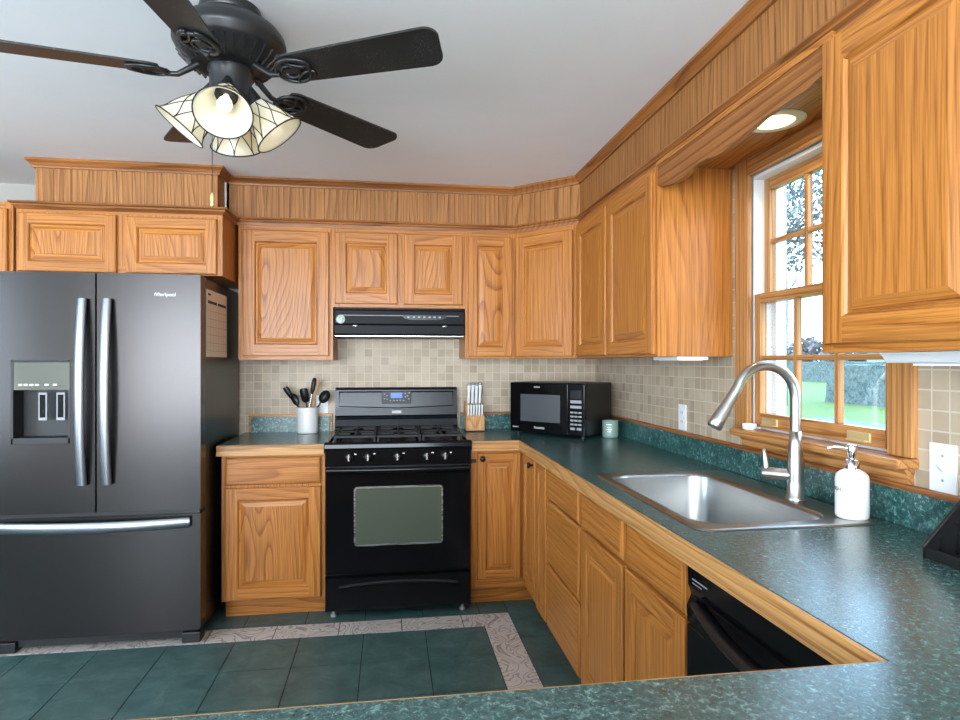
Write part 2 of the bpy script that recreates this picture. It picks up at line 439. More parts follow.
def molding(mb, path, prof, mats):
    # sweep a closed profile [(outward, z)] along path; the room is on the right-hand side
    P = [Vector((p[0], p[1], 0)) for p in path]; loops = []
    for i, p in enumerate(P):
        d0 = (P[i] - P[i - 1]).normalized() if i > 0 else None
        d1 = (P[i + 1] - P[i]).normalized() if i < len(P) - 1 else None
        d0 = d0 or d1; d1 = d1 or d0
        n0 = Vector((d0.y, -d0.x, 0)); n1 = Vector((d1.y, -d1.x, 0)); b = (n0 + n1).normalized(); k = 1 / max(.2, b.dot(n0))
        loops.append([p + b * (q[0] * k) + Vector((0, 0, q[1])) for q in prof])
    for i in range(len(P) - 1):
        mb.loft([loops[i], loops[i + 1]], mats[i], False, i == 0, i == len(P) - 2)
    return mb
def text_mb(s, size, font_depth=.0004):
    cu = bpy.data.curves.new('t', 'FONT'); cu.body = s; cu.size = size; cu.align_x = 'CENTER'; cu.align_y = 'CENTER'; cu.extrude = font_depth
    o = bpy.data.objects.new('t', cu); COL.objects.link(o)
    dg = bpy.context.evaluated_depsgraph_get(); dg.update()
    me = o.evaluated_get(dg).to_mesh()
    v = [tuple(x.co) for x in me.vertices]; f = [tuple(p.vertices) for p in me.polygons]
    o.evaluated_get(dg).to_mesh_clear(); bpy.data.objects.remove(o); bpy.data.curves.remove(cu)
    return v, f

# ------------------------------------------------------------------ room shell
YW, XW, ZC = 3.938, 1.353, 2.37
XL, YR = -3.6, -3.2
# floor : grout bed with slate tiles and a swirled border
fl = MB(); fl.box(XL, XW + .14, YR, YW, -.06, -.003, 2)
g = .0022
def ftile(x0, x1, y0, y1, m, rnd=None):
    x0 = max(x0, XL); x1 = min(x1, XW); y0 = max(y0, YR); y1 = min(y1, YW)
    if x1 - x0 < .02 or y1 - y0 < .02: return
    fl.box(x0 + g, x1 - g, y0 + g, y1 - g, -.004, 0, m, random.random() if rnd is None else rnd)
p = .302
xs = [.48 - p * k for k in range(0, 15)][::-1]
ys = [3.11 - p * k for k in range(0, 22)][::-1]
for i in range(len(xs) - 1):
    for j in range(len(ys) - 1): ftile(xs[i], xs[i + 1], ys[j], ys[j + 1], 0)
for i in range(len(xs) - 1):
    for y0 in (3.262, 3.564, 3.866): ftile(xs[i], xs[i + 1], y0, min(y0 + p, YW), 0)
for x0, x1 in ((.48, .632), (.632, .934), (.934, 1.236), (1.236, 1.36)):
    for y0 in (3.262, 3.564, 3.866): ftile(x0, x1, y0, y0 + p, 0)
for x0, x1 in ((.632, .934), (.934, 1.236), (1.236, 1.36)):
    for j in range(22): ftile(x0, x1, 3.262 - p * (j + 1), 3.262 - p * j, 0)
bx = [.376 - .312 * k for k in range(0, 13)][::-1]
for i in range(len(bx) - 1): ftile(bx[i], bx[i + 1], 3.11, 3.262, 1)
by = [3.012 - .312 * k for k in range(0, 20)][::-1]
for i in range(len(by) - 1): ftile(.48, .632, by[i], by[i + 1], 1)
fl.prism([(.378, 3.112), (.478, 3.112), (.628, 3.26), (.378, 3.26)], 'z', -.004, 0, 1)
fl.prism([(.482, 3.015), (.63, 3.015), (.63, 3.258), (.482, 3.109)], 'z', -.004, 0, 1)
struct('floor', fl, ['slate', 'border', 'grout'])
struct('ceiling', MB().box(XL - .12, XW + .14, YR - .12, YW + .12, ZC, ZC + .1), 'ceiling')
struct('wall_back', MB().box(XL - .12, XW + .14, YW, YW + .12, -.06, ZC), 'paint')
# right wall with the window opening
WY0, WY1, WZ0, WZ1 = 1.492, 2.150, 1.088, 2.035
w = MB(); w.box(XW, XW + .10, YR, WY0, -.06, ZC); w.box(XW, XW + .10, WY1, YW, -.06, ZC)
w.box(XW, XW + .10, WY0, WY1, -.06, WZ0); w.box(XW, XW + .10, WY0, WY1, WZ1, ZC)
struct('wall_right', w, 'paint')
# unseen rear and left walls with openings added for the fill lights
w = MB(); w.box(XL, -3.3, YR - .12, YR, -.06, ZC); w.box(.7, XW, YR - .12, YR, -.06, ZC); w.box(-3.3, .7, YR - .12, YR, 2.32, ZC); w.box(-3.3, .7, YR - .12, YR, -.06, .38)
struct('wall_rear', w, 'paint')
w = MB(); w.box(XL - .12, XL, YR, .1, -.06, ZC); w.box(XL - .12, XL, 1.9, YW, -.06, ZC); w.box(XL - .12, XL, .1, 1.9, 2.2, ZC); w.box(XL - .12, XL, .1, 1.9, -.06, .7)
struct('wall_left', w, 'paint')
# tile backsplash on the back and right walls
struct('trim_1', MB().box(-.97, XW, YW - .008, YW, .86, 1.64), 'mos_x')
t2 = MB(); t2.box(XW - .008, XW, .35, WY0 - .07, .86, 1.40); t2.box(XW - .008, XW, WY1 + .075, YW - .008, .86, 1.40)
t2.box(XW - .008, XW, WY0 - .07, WY1 + .075, .86, 1.05); t2.box(XW - .008, XW, WY1 + .075, 2.30, 1.40, 2.10); t2.box(XW - .008, XW, 1.34, WY0 - .07, 1.40, 2.10)
struct('trim_2', t2, 'mos_y')

# soffit panelling (vertical oak planks) + mouldings
SY, SX, DX, DY = 3.615, 1.048, .735, 3.318
SZ0, SZ1 = 2.135, ZC
def planks(mb, A, B, z0, z1, th=.012, wmin=.035, wmax=.085):
    A, B = Vector((A[0], A[1], 0)), Vector((B[0], B[1], 0)); L = (B - A).length; d = (B - A) / L; n = Vector((d.y, -d.x, 0)); x = 0
    while x < L - 1e-4:
        wd = min(random.uniform(wmin, wmax), L - x)
        if L - x - wd < .02: wd = L - x
        a = A + d * (x + .0007); b = A + d * (x + wd - .0007); h = random.uniform(-.0006, .0006)
        v = [a - n * .02, b - n * .02, b + n * h, a + n * h]
        v = [(q.x, q.y, z0) for q in v] + [(q.x, q.y, z1) for q in v]
        mb.add(v, [(0, 1, 2, 3), (7, 6, 5, 4), (3, 2, 6, 7), (1, 0, 4, 5), (2, 1, 5, 6), (0, 3, 7, 4)], 0, False, random.random())
        x += wd
path = [(-.88, SY), (DX, SY), (SX, DY), (SX, .30)]
s = MB()
for a, b in zip(path[:-1], path[1:]): planks(s, a, b, SZ0 - .01, SZ1)
struct('trim_3', s, 'panel')
crown = [(0, ZC), (.034, ZC), (.034, ZC - .012), (.022, ZC - .022), (.012, ZC - .036), (.010, ZC - .044), (0, ZC - .044)]
struct('trim_4', molding(MB(), path, crown, [0, 0, 1]), ['trim_x', 'trim_y'])
ledge = [(0, 2.146), (.024, 2.146), (.026, 2.138), (.016, 2.132), (.016, 2.126), (.010, 2.120), (.008, 2.102), (0, 2.102)]
struct('trim_5', molding(MB(), path, ledge, [0, 0, 1]), ['trim_x', 'trim_y'])
# soffit above the refrigerator
FS = [(-1.775, YW - .002), (-1.775, 3.44), (-.895, 3.44), (-.895, SY)]
s = MB()
for a, b in zip(FS[:-1], FS[1:]): planks(s, a, b, 2.130, SZ1)
struct('trim_6', s, 'panel')
FS2 = FS
struct('trim_7', molding(MB(), FS2, crown, [1, 0, 1]), ['trim_x', 'trim_y'])
# niche ceiling above the window
struct('trim_8', MB().box(SX - .02, XW - .008, 1.32, 2.29, 2.100, 2.118), 'oak_y')

# ------------------------------------------------------------------ cabinets
TH = .019
def quad(mb, f, a, m):
    mb.add([f(*p) for p in a], [(0, 1, 2, 3)], m)
def ring(mb, f, x0, x1, z0, z1, i1, h1, i2, h2, mv=0, mh=1):
    A = [(x0 + i1, z0 + i1, h1), (x1 - i1, z0 + i1, h1), (x1 - i1, z1 - i1, h1), (x0 + i1, z1 - i1, h1)]
    B = [(x0 + i2, z0 + i2, h2), (x1 - i2, z0 + i2, h2), (x1 - i2, z1 - i2, h2), (x0 + i2, z1 - i2, h2)]
    for k in range(4):
        j = (k + 1) % 4; quad(mb, f, [A[k], A[j], B[j], B[k]], mh if k in (0, 2) else mv)
def knob(parent, x, z, y):
    mb = MB(); m = Matrix.Rotation(R(90), 4, 'X')
    mb.lathe([(.006, 0), (.005, .012), (.012, .016), (.016, .021), (.015, .027), (.008, .031), (0.0005, .032)], (x, y, z), 20, 0, True, m, True, False)
    return obj('knob', mb, 'bronze', parent, label='dark bronze round knob')
def door(parent, x0, x1, z0, z1, y=0, st=.056, name='door', knobpos=None, pm='oak_f'):
    f = lambda u, v, n: (u, y - n, v)
    mb = MB(); t = TH; e = .004
    ring(mb, f, x0, x1, z0, z1, 0, 0.001, 0, t - e); ring(mb, f, x0, x1, z0, z1, 0, t - e, e, t)
    quad(mb, f, [(x0 + e, z0 + e, t), (x0 + st, z0 + e, t), (x0 + st, z1 - e, t), (x0 + e, z1 - e, t)], 0)
    quad(mb, f, [(x1 - st, z0 + e, t), (x1 - e, z0 + e, t), (x1 - e, z1 - e, t), (x1 - st, z1 - e, t)], 0)
    quad(mb, f, [(x0 + st, z0 + e, t), (x1 - st, z0 + e, t), (x1 - st, z0 + st, t), (x0 + st, z0 + st, t)], 1)
    quad(mb, f, [(x0 + st, z1 - st, t), (x1 - st, z1 - st, t), (x1 - st, z1 - e, t), (x0 + st, z1 - e, t)], 1)
    ring(mb, f, x0, x1, z0, z1, st, t, st + .004, t - .003); ring(mb, f, x0, x1, z0, z1, st + .004, t - .003, st + .008, t - .010)
    quad(mb, f, [(x0, z0, .001), (x0, z1, .001), (x1, z1, .001), (x1, z0, .001)], 0)
    d = obj(name, mb, ['oak_v', 'oak_h'], parent)
    pb = MB(); i0 = st + .006
    ring(pb, f, x0, x1, z0, z1, i0, .004, i0, t - .011, 0, 1)
    ring(pb, f, x0, x1, z0, z1, i0, t - .011, i0 + .008, t - .011, 0, 1)
    ring(pb, f, x0, x1, z0, z1, i0 + .008, t - .011, i0 + .009, t - .008, 0, 1)
    ring(pb, f, x0, x1, z0, z1, i0 + .009, t - .008, i0 + .032, t - .0015, 0, 1)
    i = i0 + .032; h = t - .0015
    quad(pb, f, [(x0 + i, z0 + i, h), (x1 - i, z0 + i, h), (x1 - i, z1 - i, h), (x0 + i, z1 - i, h)], 0)
    obj('raised_panel', pb, [pm, 'oak_h'], d)
    if knobpos: knob(d, knobpos[0], knobpos[1], y - t)
    return d
def drawer(parent, x0, x1, z0, z1, y=0, name='drawer_front'):
    f = lambda u, v, n: (u, y - n, v); mb = MB(); t = TH
    ring(mb, f, x0, x1, z0, z1, 0, .001, 0, t - .008, 1, 0); ring(mb, f, x0, x1, z0, z1, 0, t - .008, .004, t - .003, 1, 0)
    ring(mb, f, x0, x1, z0, z1, .004, t - .003, .011, t, 1, 0)
    quad(mb, f, [(x0 + .011, z0 + .011, t), (x1 - .011, z0 + .011, t), (x1 - .011, z1 - .011, t), (x0 + .011, z1 - .011, t)], 0)
    quad(mb, f, [(x0, z0, .001), (x0, z1, .001), (x1, z1, .001), (x1, z0, .001)], 0)
    return obj(name, mb, ['oak_h', 'oak_v'], parent)
def cabinet(name, label, loc, rz, wd, dp, h, toe=0, face=True, hollow=False):
    """local: x to the right, front at y=0 facing -y, z up from loc"""
    t = thing(name, label, 'cabinet', loc, rz)
    if hollow:
        k = MB(); k.box(0, .016, .019, dp, toe, h); k.box(wd - .016, wd, .019, dp, toe, h); k.box(.016, wd - .016, .019, dp, toe, toe + .016); k.box(.016, wd - .016, dp - .012, dp, toe + .016, h)
        obj('carcass', k, ['oak_v'], t)
    else: obj('carcass', MB().box(0, wd, .019, dp, toe, h), ['oak_f'], t)
    if toe: obj('toe_kick', MB().box(.002, wd - .002, .075, .09, 0, toe), ['oak_h'], t)
    if face:
        fm = MB(); sw = .038
        fm.box(0, sw, 0, .019, toe, h); fm.box(wd - sw, wd, 0, .019, toe, h)
        fm.box(sw, wd - sw, 0.0004, .019, h - sw, h, 1); fm.box(sw, wd - sw, .0004, .019, toe, toe + sw, 1)
        fm.box(sw, wd - sw, .002, .019, toe + sw, h - sw, 0)
        obj('face_frame', fm, ['oak_v', 'oak_h'], t)
    return t
ZU0, ZU1 = 1.362, 2.104
UF = 3.610; UD = YW - .010 - UF
# back run, uppers
c = cabinet('wall_cabinet', 'oak wall cabinet with one large square raised-panel door between refrigerator and range hood', (-.829, UF, ZU0 - .010), 0, .514, UD, ZU1 - ZU0 + .010)
door(c, .026, .492, .022, .724, st=.062, pm='oak_p')
c = cabinet('wall_cabinet', 'short oak wall cabinet with two small doors directly above the black range hood', (-.315, UF, 1.652), 0, .757, UD, ZU1 - 1.652)
door(c, .013, .363, .020, .425, st=.058, pm='oak_p'); door(c, .400, .738, .020, .425, st=.058, pm='oak_p')
c = cabinet('wall_cabinet', 'slim oak wall cabinet with one narrow door right of the range hood', (.442, UF, ZU0), 0, .297, UD, ZU1 - ZU0)
door(c, .016, .278, .010, .712, st=.052, pm='oak_p')
# diagonal corner cabinet
dl = math.hypot(SX - .018 - .739, UF - 3.319); ang = math.atan2(3.319 - UF, SX - .018 - .739)
t = thing('corner_wall_cabinet', 'diagonal oak corner wall cabinet with one door above the microwave', 'cabinet', (.739, UF, ZU0), ang)
def loc2(px, py):
    d = Vector((px - .739, py - UF)); return (d.x * cos(-ang) - d.y * sin(-ang), d.x * sin(-ang) + d.y * cos(-ang))
H_ = ZU1 - ZU0
poly = [loc2(*q) for q in ((.7392, UF + .004), (1.0298, 3.3192), (1.335, 3.3192), (1.335, 3.926), (.7392, 3.926))]
poly[0] = (.004, .019); poly[1] = (dl - .004, .019)
obj('carcass', MB().prism(poly, 'z', 0, H_), ['oak_v'], t)
fm = MB(); fm.box(.002, .03, 0, .019, 0, H_); fm.box(dl - .03, dl - .002, 0, .019, 0, H_); fm.box(.03, dl - .03, .0004, .019, 0, .03, 1); fm.box(.03, dl - .03, .0004, .019, H_ - .03, H_, 1); fm.box(.03, dl - .03, .002, .019, .03, H_ - .03)
obj('face_frame', fm, ['oak_v', 'oak_h'], t)
door(t, .012, dl - .022, .010, .712, st=.056)
# right run, uppers (front faces -x)
RX = 1.030; RD = XW - .010 - RX
c = cabinet('wall_cabinet', 'oak double-door wall cabinet left of the window with plain end panel', (RX, 3.317, ZU0), R(-90), 1.037, RD, ZU1 - ZU0)
door(c, .040, .498, .010, .716); door(c, .520, 1.022, .010, .716)
c = cabinet('wall_cabinet', 'large oak wall cabinet close to the camera right of the window', (RX, 1.355, ZU0), R(-90), .92, RD, ZU1 - ZU0)
door(c, .026, .456, .018, .728, st=.062); door(c, .464, .894, .018, .728, st=.062)
# above the refrigerator
c = cabinet('wall_cabinet', 'shallow oak two-door cabinet above the refrigerator', (-1.812, 3.345, 1.782), 0, .965, YW - .01 - 3.345, 2.12 - 1.782)
door(c, .010, .462, .004, .292, st=.050, pm='oak_p'); door(c, .508, .940, .004, .288, st=.050, pm='oak_p')
mp = [(-1.812, 3.92), (-1.812, 3.345), (-.847, 3.345), (-.847, 3.590)]
prof = [(0, 2.130), (.026, 2.130), (.028, 2.122), (.016, 2.117), (.016, 2.110), (.008, 2.103), (0, 2.094)]
mb = MB(); molding(mb, [(x + 1.812, y - 3.345) for x, y in mp], [(a, b - 1.782) for a, b in prof], [1, 0, 1])
obj('cornice', mb, ['trim_x', 'trim_y'], c)
obj('top_board', MB().box(0, .965, 0, .58, .338, .347), ['oak_h'], c)
# tall cabinet left of the refrigerator
c = cabinet('tall_cabinet', 'tall oak cabinet at the left picture edge beyond the refrigerator', (-2.45, 3.345, 0), 0, .625, YW - .01 - 3.345, 2.125, .10)
door(c, .02, .30, .13, 1.30); door(c, .325, .605, .13, 1.30); door(c, .02, .30, 1.34, 2.09); door(c, .325, .605, 1.34, 2.09)

# base cabinets
BH = .861
c = cabinet('base_cabinet', 'oak base cabinet with one drawer and one door between refrigerator and stove', (-.852, 3.350, 0), 0, .519, .575, BH, .105)
drawer(c, .020, .498, .705, .846); door(c, .020, .498, .112, .690, st=.060, pm='oak_p')
# corner carousel cabinet (L-shaped) : local = world axes
BX = .742
t = thing('corner_base_cabinet', 'L-shaped oak corner base cabinet with two narrow doors meeting right of the stove', 'cabinet', (.44, 3.35, 0))
Lp = [(.442, 3.368), (.762, 3.368), (.762, 3.034), (1.34, 3.034), (1.34, 3.925), (.442, 3.925)]
obj('carcass', MB().prism(Lp, 'z', .105, BH), ['oak_v'], t)
k = MB(); k.box(.444, .82, 3.425, 3.44, 0, .105, 0); k.box(.815, .83, 3.034, 3.425, 0, .105, 1); obj('toe_kick', k, ['oak_h', 'oak_y'], t)
k = MB(); k.box(.442, .474, 3.35, 3.369, .105, BH); k.box(.474, .742, 3.3505, 3.369, .84, BH, 1); k.box(.474, .742, 3.3505, 3.369, .105, .152, 1); k.box(.474, .742, 3.353, 3.369, .152, .84)
k.box(.7425, .761, 3.034, 3.369, .105, BH, 0)
obj('face_frame', k, ['oak_v', 'oak_h'], t)
def door_w(parent, org, rz, *a, **kw):
    # door built in a local frame, then rotated into the parent's frame
    Mx = Matrix.Translation(Vector(org)) @ Matrix.Rotation(rz, 4, 'Z')
    n0 = len(bpy.data.objects); before = set(bpy.data.objects.keys())
    off = ORG[parent.name]; ORG[parent.name] = Vector((0, 0, 0))
    d = door(parent, *a, **kw); ORG[parent.name] = off
    for o in [d] + list(d.children): o.data.transform(Matrix.Translation(-off) @ Mx)
    return d
door_w(t, (.470, 3.350, 0), 0, .004, .246, .157, .842, st=.044, knobpos=(.030, .816))
door_w(t, (BX, 3.322, 0), R(-90), .004, .270, .157, .842, st=.044, knobpos=(.246, .816))
# right run bases
def rbase(name, label, y1, y0, hollow=False): return cabinet(name, label, (BX, y1, 0), R(-90), y1 - y0, XW - .012 - BX, BH, .105, hollow=hollow)
c = rbase('base_cabinet', 'very slim oak base cabinet beside the three-drawer unit', 3.032, 2.818)
door(c, .020, .200, .118, .842, st=.040)
c = rbase('drawer_cabinet', 'oak base cabinet with three stacked plain drawers left of the sink cabinet', 2.816, 2.302)
drawer(c, .012, .498, .712, .846); drawer(c, .012, .498, .414, .700); drawer(c, .012, .498, .116, .402)
c = rbase('sink_base_cabinet', 'oak sink base cabinet with two false fronts over two doors left of the dishwasher', 2.300, 1.440, True)
drawer(c, .020, .434, .715, .846, name='false_front'); drawer(c, .470, .850, .715, .846, name='false_front')
door(c, .020, .440, .118, .700, st=.056); door(c, .462, .850, .118, .700, st=.056)
# peninsula base
c = cabinet('peninsula_cabinet', 'oak base cabinet under the green peninsula worktop in the foreground', (.70, .765, 0), R(180), 1.82, .56, BH, .105)
for k in range(4): door(c, .02 + .45 * k, .45 + .45 * k, .118, .845)

# ------------------------------------------------------------------ worktops
ZT = .914
def cells(mb, xs, ys, keep, z0, z1, m=0):
    nx, ny = len(xs) - 1, len(ys) - 1
    K = lambda i, j: 0 <= i < nx and 0 <= j < ny and keep((xs[i] + xs[i + 1]) / 2, (ys[j] + ys[j + 1]) / 2)
    for i in range(nx):
        for j in range(ny):
            if not K(i, j): continue
            a, b, c_, d = xs[i], xs[i + 1], ys[j], ys[j + 1]
            mb.add([(a, c_, z1), (b, c_, z1), (b, d, z1), (a, d, z1)], [(0, 1, 2, 3)], m)
            mb.add([(a, c_, z0), (b, c_, z0), (b, d, z0), (a, d, z0)], [(3, 2, 1, 0)], m)
            if not K(i - 1, j): mb.add([(a, c_, z0), (a, d, z0), (a, d, z1), (a, c_, z1)], [(3, 2, 1, 0)], m)
            if not K(i + 1, j): mb.add([(b, c_, z0), (b, d, z0), (b, d, z1), (b, c_, z1)], [(0, 1, 2, 3)], m)
            if not K(i, j - 1): mb.add([(a, c_, z0), (b, c_, z0), (b, c_, z1), (a, c_, z1)], [(0, 1, 2, 3)], m)
            if not K(i, j + 1): mb.add([(a, d, z0), (b, d, z0), (b, d, z1), (a, d, z1)], [(3, 2, 1, 0)], m)
t = thing('worktop', 'short dark green worktop with pale oak edge between refrigerator and stove', 'worktop', (-.6, 3.6, BH + .001))
obj('laminate_top', MB().box(-.862, -.334, 3.324, YW - .009, BH + .001, ZT), ['lam'], t)
obj('oak_edge', MB().box(-.868, -.334, 3.304, 3.324, BH - .002, ZT - .001), ['edge_x'], t, .003, label='pale oak front edge')
b = obj('backsplash', MB().box(-.828, -.362, YW - .028, YW - .009, ZT, 1.006), ['splash'], t)
k = MB(); k.box(-.840, -.347, YW - .030, YW - .009, 1.006, 1.021); k.box(-.355, -.345, YW - .030, YW - .009, ZT, 1.006); k.box(-.840, -.828, YW - .030, YW - .009, ZT, 1.006)
obj('oak_cap', k, ['edge_x'], t, .002)
SKX0, SKX1, SKY0, SKY1 = .768, 1.290, 1.452, 2.258
t = thing('worktop', 'long L-shaped dark green worktop holding the sink and turning into the foreground peninsula', 'worktop', (1.0, 2.0, BH + .001))
mb = MB(); hx0, hx1, hy0, hy1 = SKX0 + .012, SKX1 - .012, SKY0 + .012, SKY1 - .012
cells(mb, [-1.15, .442, .706, hx0, hx1, XW - .009], [.08, .789, hy0, hy1, 3.314, YW - .009],
      lambda x, y: (y < .789 or x > .706 or (y > 3.314 and x > .442)) and not (hx0 < x < hx1 and hy0 < y < hy1), BH + .001, ZT)
obj('laminate_top', mb, ['lam'], t)
mb = MB(); molding(mb, [(.442, 3.314), (.706, 3.314), (.706, .789)], [(0, BH - .002), (.009, BH - .002), (.009, ZT - .001), (0, ZT - .001)], [0, 1])
molding(mb, [(.703, .789), (-1.15, .789)], [(0, BH - .002), (.005, BH - .002), (.005, ZT - .0005), (0, ZT - .0005)], [0])
obj('oak_edge', mb, ['edge_x', 'edge_y'], t, .003, label='pale oak front edge')
mb = MB(); mb.box(.448, XW - .028, YW - .028, YW - .009, ZT, 1.006); mb.box(XW - .028, XW - .009, .30, YW - .009, ZT, 1.006)
obj('backsplash', mb, ['splash'], t)
mb = MB(); mb.box(.446, XW - .031, YW - .031, YW - .009, 1.006, 1.021, 0); mb.box(XW - .031, XW - .009, .30, YW - .009, 1.006, 1.021, 1)
obj('oak_cap', mb, ['trim_x', 'trim_y'], t, .002)

# ------------------------------------------------------------------ sink, faucet, soap
t = thing('kitchen_sink', 'brushed steel single-bowl drop-in sink below the window', 'sink', (1.03, 1.85, ZT))
bx0, bx1, by0, by1 = .806, 1.186, 1.515, 2.205
L_ = [rrect(SKX0, SKX1, SKY0, SKY1, .045, ZT + .0006), rrect(SKX0 + .002, SKX1 - .002, SKY0 + .002, SKY1 - .002, .045, ZT + .004),
      rrect(SKX0 + .012, SKX1 - .012, SKY0 + .012, SKY1 - .012, .04, ZT + .0055), rrect(bx0 - .008, bx1 + .008, by0 - .008, by1 + .008, .088, ZT + .004)]
obj('rim', MB().loft(L_, 0, True, False, False), ['sink'], t)
L_ = [rrect(bx0 - .008, bx1 + .008, by0 - .008, by1 + .008, .088, ZT + .004), rrect(bx0 - .003, bx1 + .003, by0 - .003, by1 + .003, .083, ZT + .001), rrect(bx0, bx1, by0, by1, .08, ZT - .008),
      rrect(bx0 + .006, bx1 - .006, by0 + .006, by1 - .006, .08, ZT - .16), rrect(bx0 + .02, bx1 - .02, by0 + .02, by1 - .02, .075, ZT - .19), rrect(bx0 + .06, bx1 - .06, by0 + .06, by1 - .06, .05, ZT - .20)]
obj('bowl', MB().loft(L_, 0, True, False, True), ['sink'], t)
obj('drain', MB().lathe([(.045, 0), (.045, .003), (.036, .003), (.030, -.0005), (.0005, -.0005)], (.995, 1.86, ZT - .1995), 24), ['chrome'], t)
FX, FY = 1.236, 1.745; FZ = ZT + .0045
t = thing('faucet', 'tall brushed nickel gooseneck pull-down faucet at the sink', 'faucet', (FX, FY, FZ))
obj('body', MB().lathe([(.029, 0), (.029, .006), (.025, .010), (.024, .06), (.0235, .11), (.019, .17), (.0165, .21), (.0005, .21)], (FX, FY, FZ), 24, cap0=True), ['nickel'], t)
pts = [(FX, FY, FZ + .20), (FX, FY, FZ + .26), (FX, FY, FZ + .30)]
r_ = .098
for k in range(0, 13): a = pi * k / 12 * .9; pts.append((FX - r_ + r_ * cos(a), FY, FZ + .313 + r_ * sin(a)))
e = Vector(pts[-1]); d = (Vector(pts[-1]) - Vector(pts[-2])).normalized(); d = (d + Vector((-.18, 0, 0))).normalized()
pts.append(tuple(e + d * .03))
obj('spout', MB().tube(pts, .0155, 16), ['nickel'], t)
e = Vector(pts[-1]); q = [e + d * x for x in (-.01, .005, .03, .08, .108, .112)]
obj('spray_head', MB().tube(q, [.0165, .0162, .0165, .0215, .0230, .018], 18), ['nickel'], t)
hd = Vector((-.76, .65, 0)).normalized(); hb = Vector((FX, FY, FZ + .072))
h_ = obj('handle', MB().tube([hb + hd * .015, hb + hd * .05, hb + hd * .085, hb + hd * .095], [.019, .019, .020, .014], 18), ['nickel'], t)
lv = hb + hd * .083
obj('lever', MB().tube([lv + Vector((0, 0, -.012)), lv + Vector((0, 0, .03)), lv + Vector((-.003, .004, .068)), lv + Vector((-.004, .006, .076))], [.010, .010, .007, .004], 12), ['nickel'], h_)

SXp, SYp, SZp = 1.240, 1.514, ZT + .0055
t = thing('soap_dispenser', 'white soap bottle with chrome pump on the sink rim', 'soap dispenser', (SXp, SYp, SZp))
bot = obj('bottle', MB().lathe([(.035, 0), (.0400, .004), (.0408, .012), (.0408, .105), (.0385, .116), (.031, .124), (.020, .130), (.017, .133), (.0005, .133)], (SXp, SYp, SZp), 36, cap0=True), ['soapc'], t)
pm = obj('pump', MB().lathe([(.0175, .131), (.0175, .154), (.014, .156), (.008, .157), (.0075, .160), (.0105, .168), (.0120, .192), (.0095, .197), (.0005, .194)], (SXp, SYp, SZp), 24), ['chrome'], t)
obj('nozzle', MB().tube([(SXp, SYp, SZp + .187), (SXp - .03, SYp + .022, SZp + .189), (SXp - .048, SYp + .034, SZp + .184)], [.005, .0042, .0035], 10), ['chrome'], pm)
v, f = text_mb('WASH.', .0155); mb = MB()
def wrap(v, r, c, z, a0):
    return [(c[0] + (r + max(p[2], 0)) * cos(a0 + p[0] / r), c[1] + (r + max(p[2], 0)) * sin(a0 + p[0] / r), z + p[1]) for p in v]
mb.add(wrap(v, .0410, (SXp, SYp), SZp + .078, R(163)), f)
obj('lettering', mb, ['ink'], bot, label='black word WASH.')

# ------------------------------------------------------------------ window
WX = XW - .008
cs = MB()
CX0 = WX - .020
cs.box(CX0, WX, WY1, WY1 + .085, WZ0 + .004, WZ1 + .066, 0); cs.box(CX0, WX, WY0 - .080, WY0, WZ0 + .004, WZ1 + .066, 0); cs.box(CX0 + .0005, WX, WY0, WY1, WZ1, WZ1 + .066, 1)
window = struct('window_1', cs, ['win_v', 'win_y'], .003)
window['label'] = 'oak framed double-hung window with white vinyl jamb above the sink'
fr = MB(); a, b = XW - .002, XW + .112
fr.box(a, b, WY1 - .002, WY1 - .0005, WZ0, WZ1 - .001); fr.box(a, b, WY0 + .0005, WY0 + .002, WZ0, WZ1 - .001); fr.box(a, b, WY0 + .002, WY1 - .002, WZ1 - .014, WZ1 - .001); fr.box(XW + .072, b, WY1 - .030, WY1 - .002, WZ0, WZ1 - .014); fr.box(XW + .072, b, WY0 + .002, WY0 + .030, WZ0, WZ1 - .014); fr.box(XW + .02, b + .02, WY0 + .014, WY1 - .014, WZ0 - .01, WZ0 + .010)
struct('window_jamb', fr, 'vinyl', .001, parent=window)
def sash(name, x0, x1, y0, y1, z0, z1, bot, top, st=.034, mt=.017):
    mb = MB(); mb.box(x0, x1, y0, y0 + st, z0, z1, 0); mb.box(x0, x1, y1 - st, y1, z0, z1, 0)
    mb.box(x0, x1, y0 + st, y1 - st, z0, z0 + bot, 1); mb.box(x0, x1, y0 + st, y1 - st, z1 - top, z1, 1)
    iw = (y1 - y0 - 2 * st); zm = (z0 + bot + z1 - top) / 2
    for k in (1, 2): yy = y0 + st + iw * k / 3; mb.box(x0 + .004, x1 - .004, yy - mt / 2, yy + mt / 2, z0 + bot, z1 - top, 0)
    mb.box(x0 + .005, x1 - .005, y0 + st, y1 - st, zm - mt / 2, zm + mt / 2, 1)
    s_ = struct(name, mb, ['win_v', 'win_y'], .002, parent=window)
    struct('glass_pane', MB().box((x0 + x1) / 2 - .002, (x0 + x1) / 2 + .002, y0 + st - .004, y1 - st + .004, z0 + bot - .004, z1 - top + .004), 'glass', parent=s_)
    return s_
low = sash('lower_sash', XW + .000, XW + .029, WY0 + .003, WY1 - .003, WZ0 + .012, 1.592, .052, .034)
sash('upper_sash', XW + .040, XW + .069, WY0 + .003, WY1 - .003, 1.560, WZ1 - .015, .034, .042)
for yy in (2.045, 1.620):
    lb = MB(); lb.box(XW - .008, XW + .000, yy - .045, yy + .045, WZ0 + .022, WZ0 + .050); lb.box(XW - .018, XW - .006, yy - .038, yy + .038, WZ0 + .022, WZ0 + .028)
    struct('sash_lift', lb, 'brass', .002, parent=low)
sl = MB(); sl.box(WX - .062, XW + .02, WY0 - .083, WY1 + .055, WZ0 - .024, WZ0 + .003)
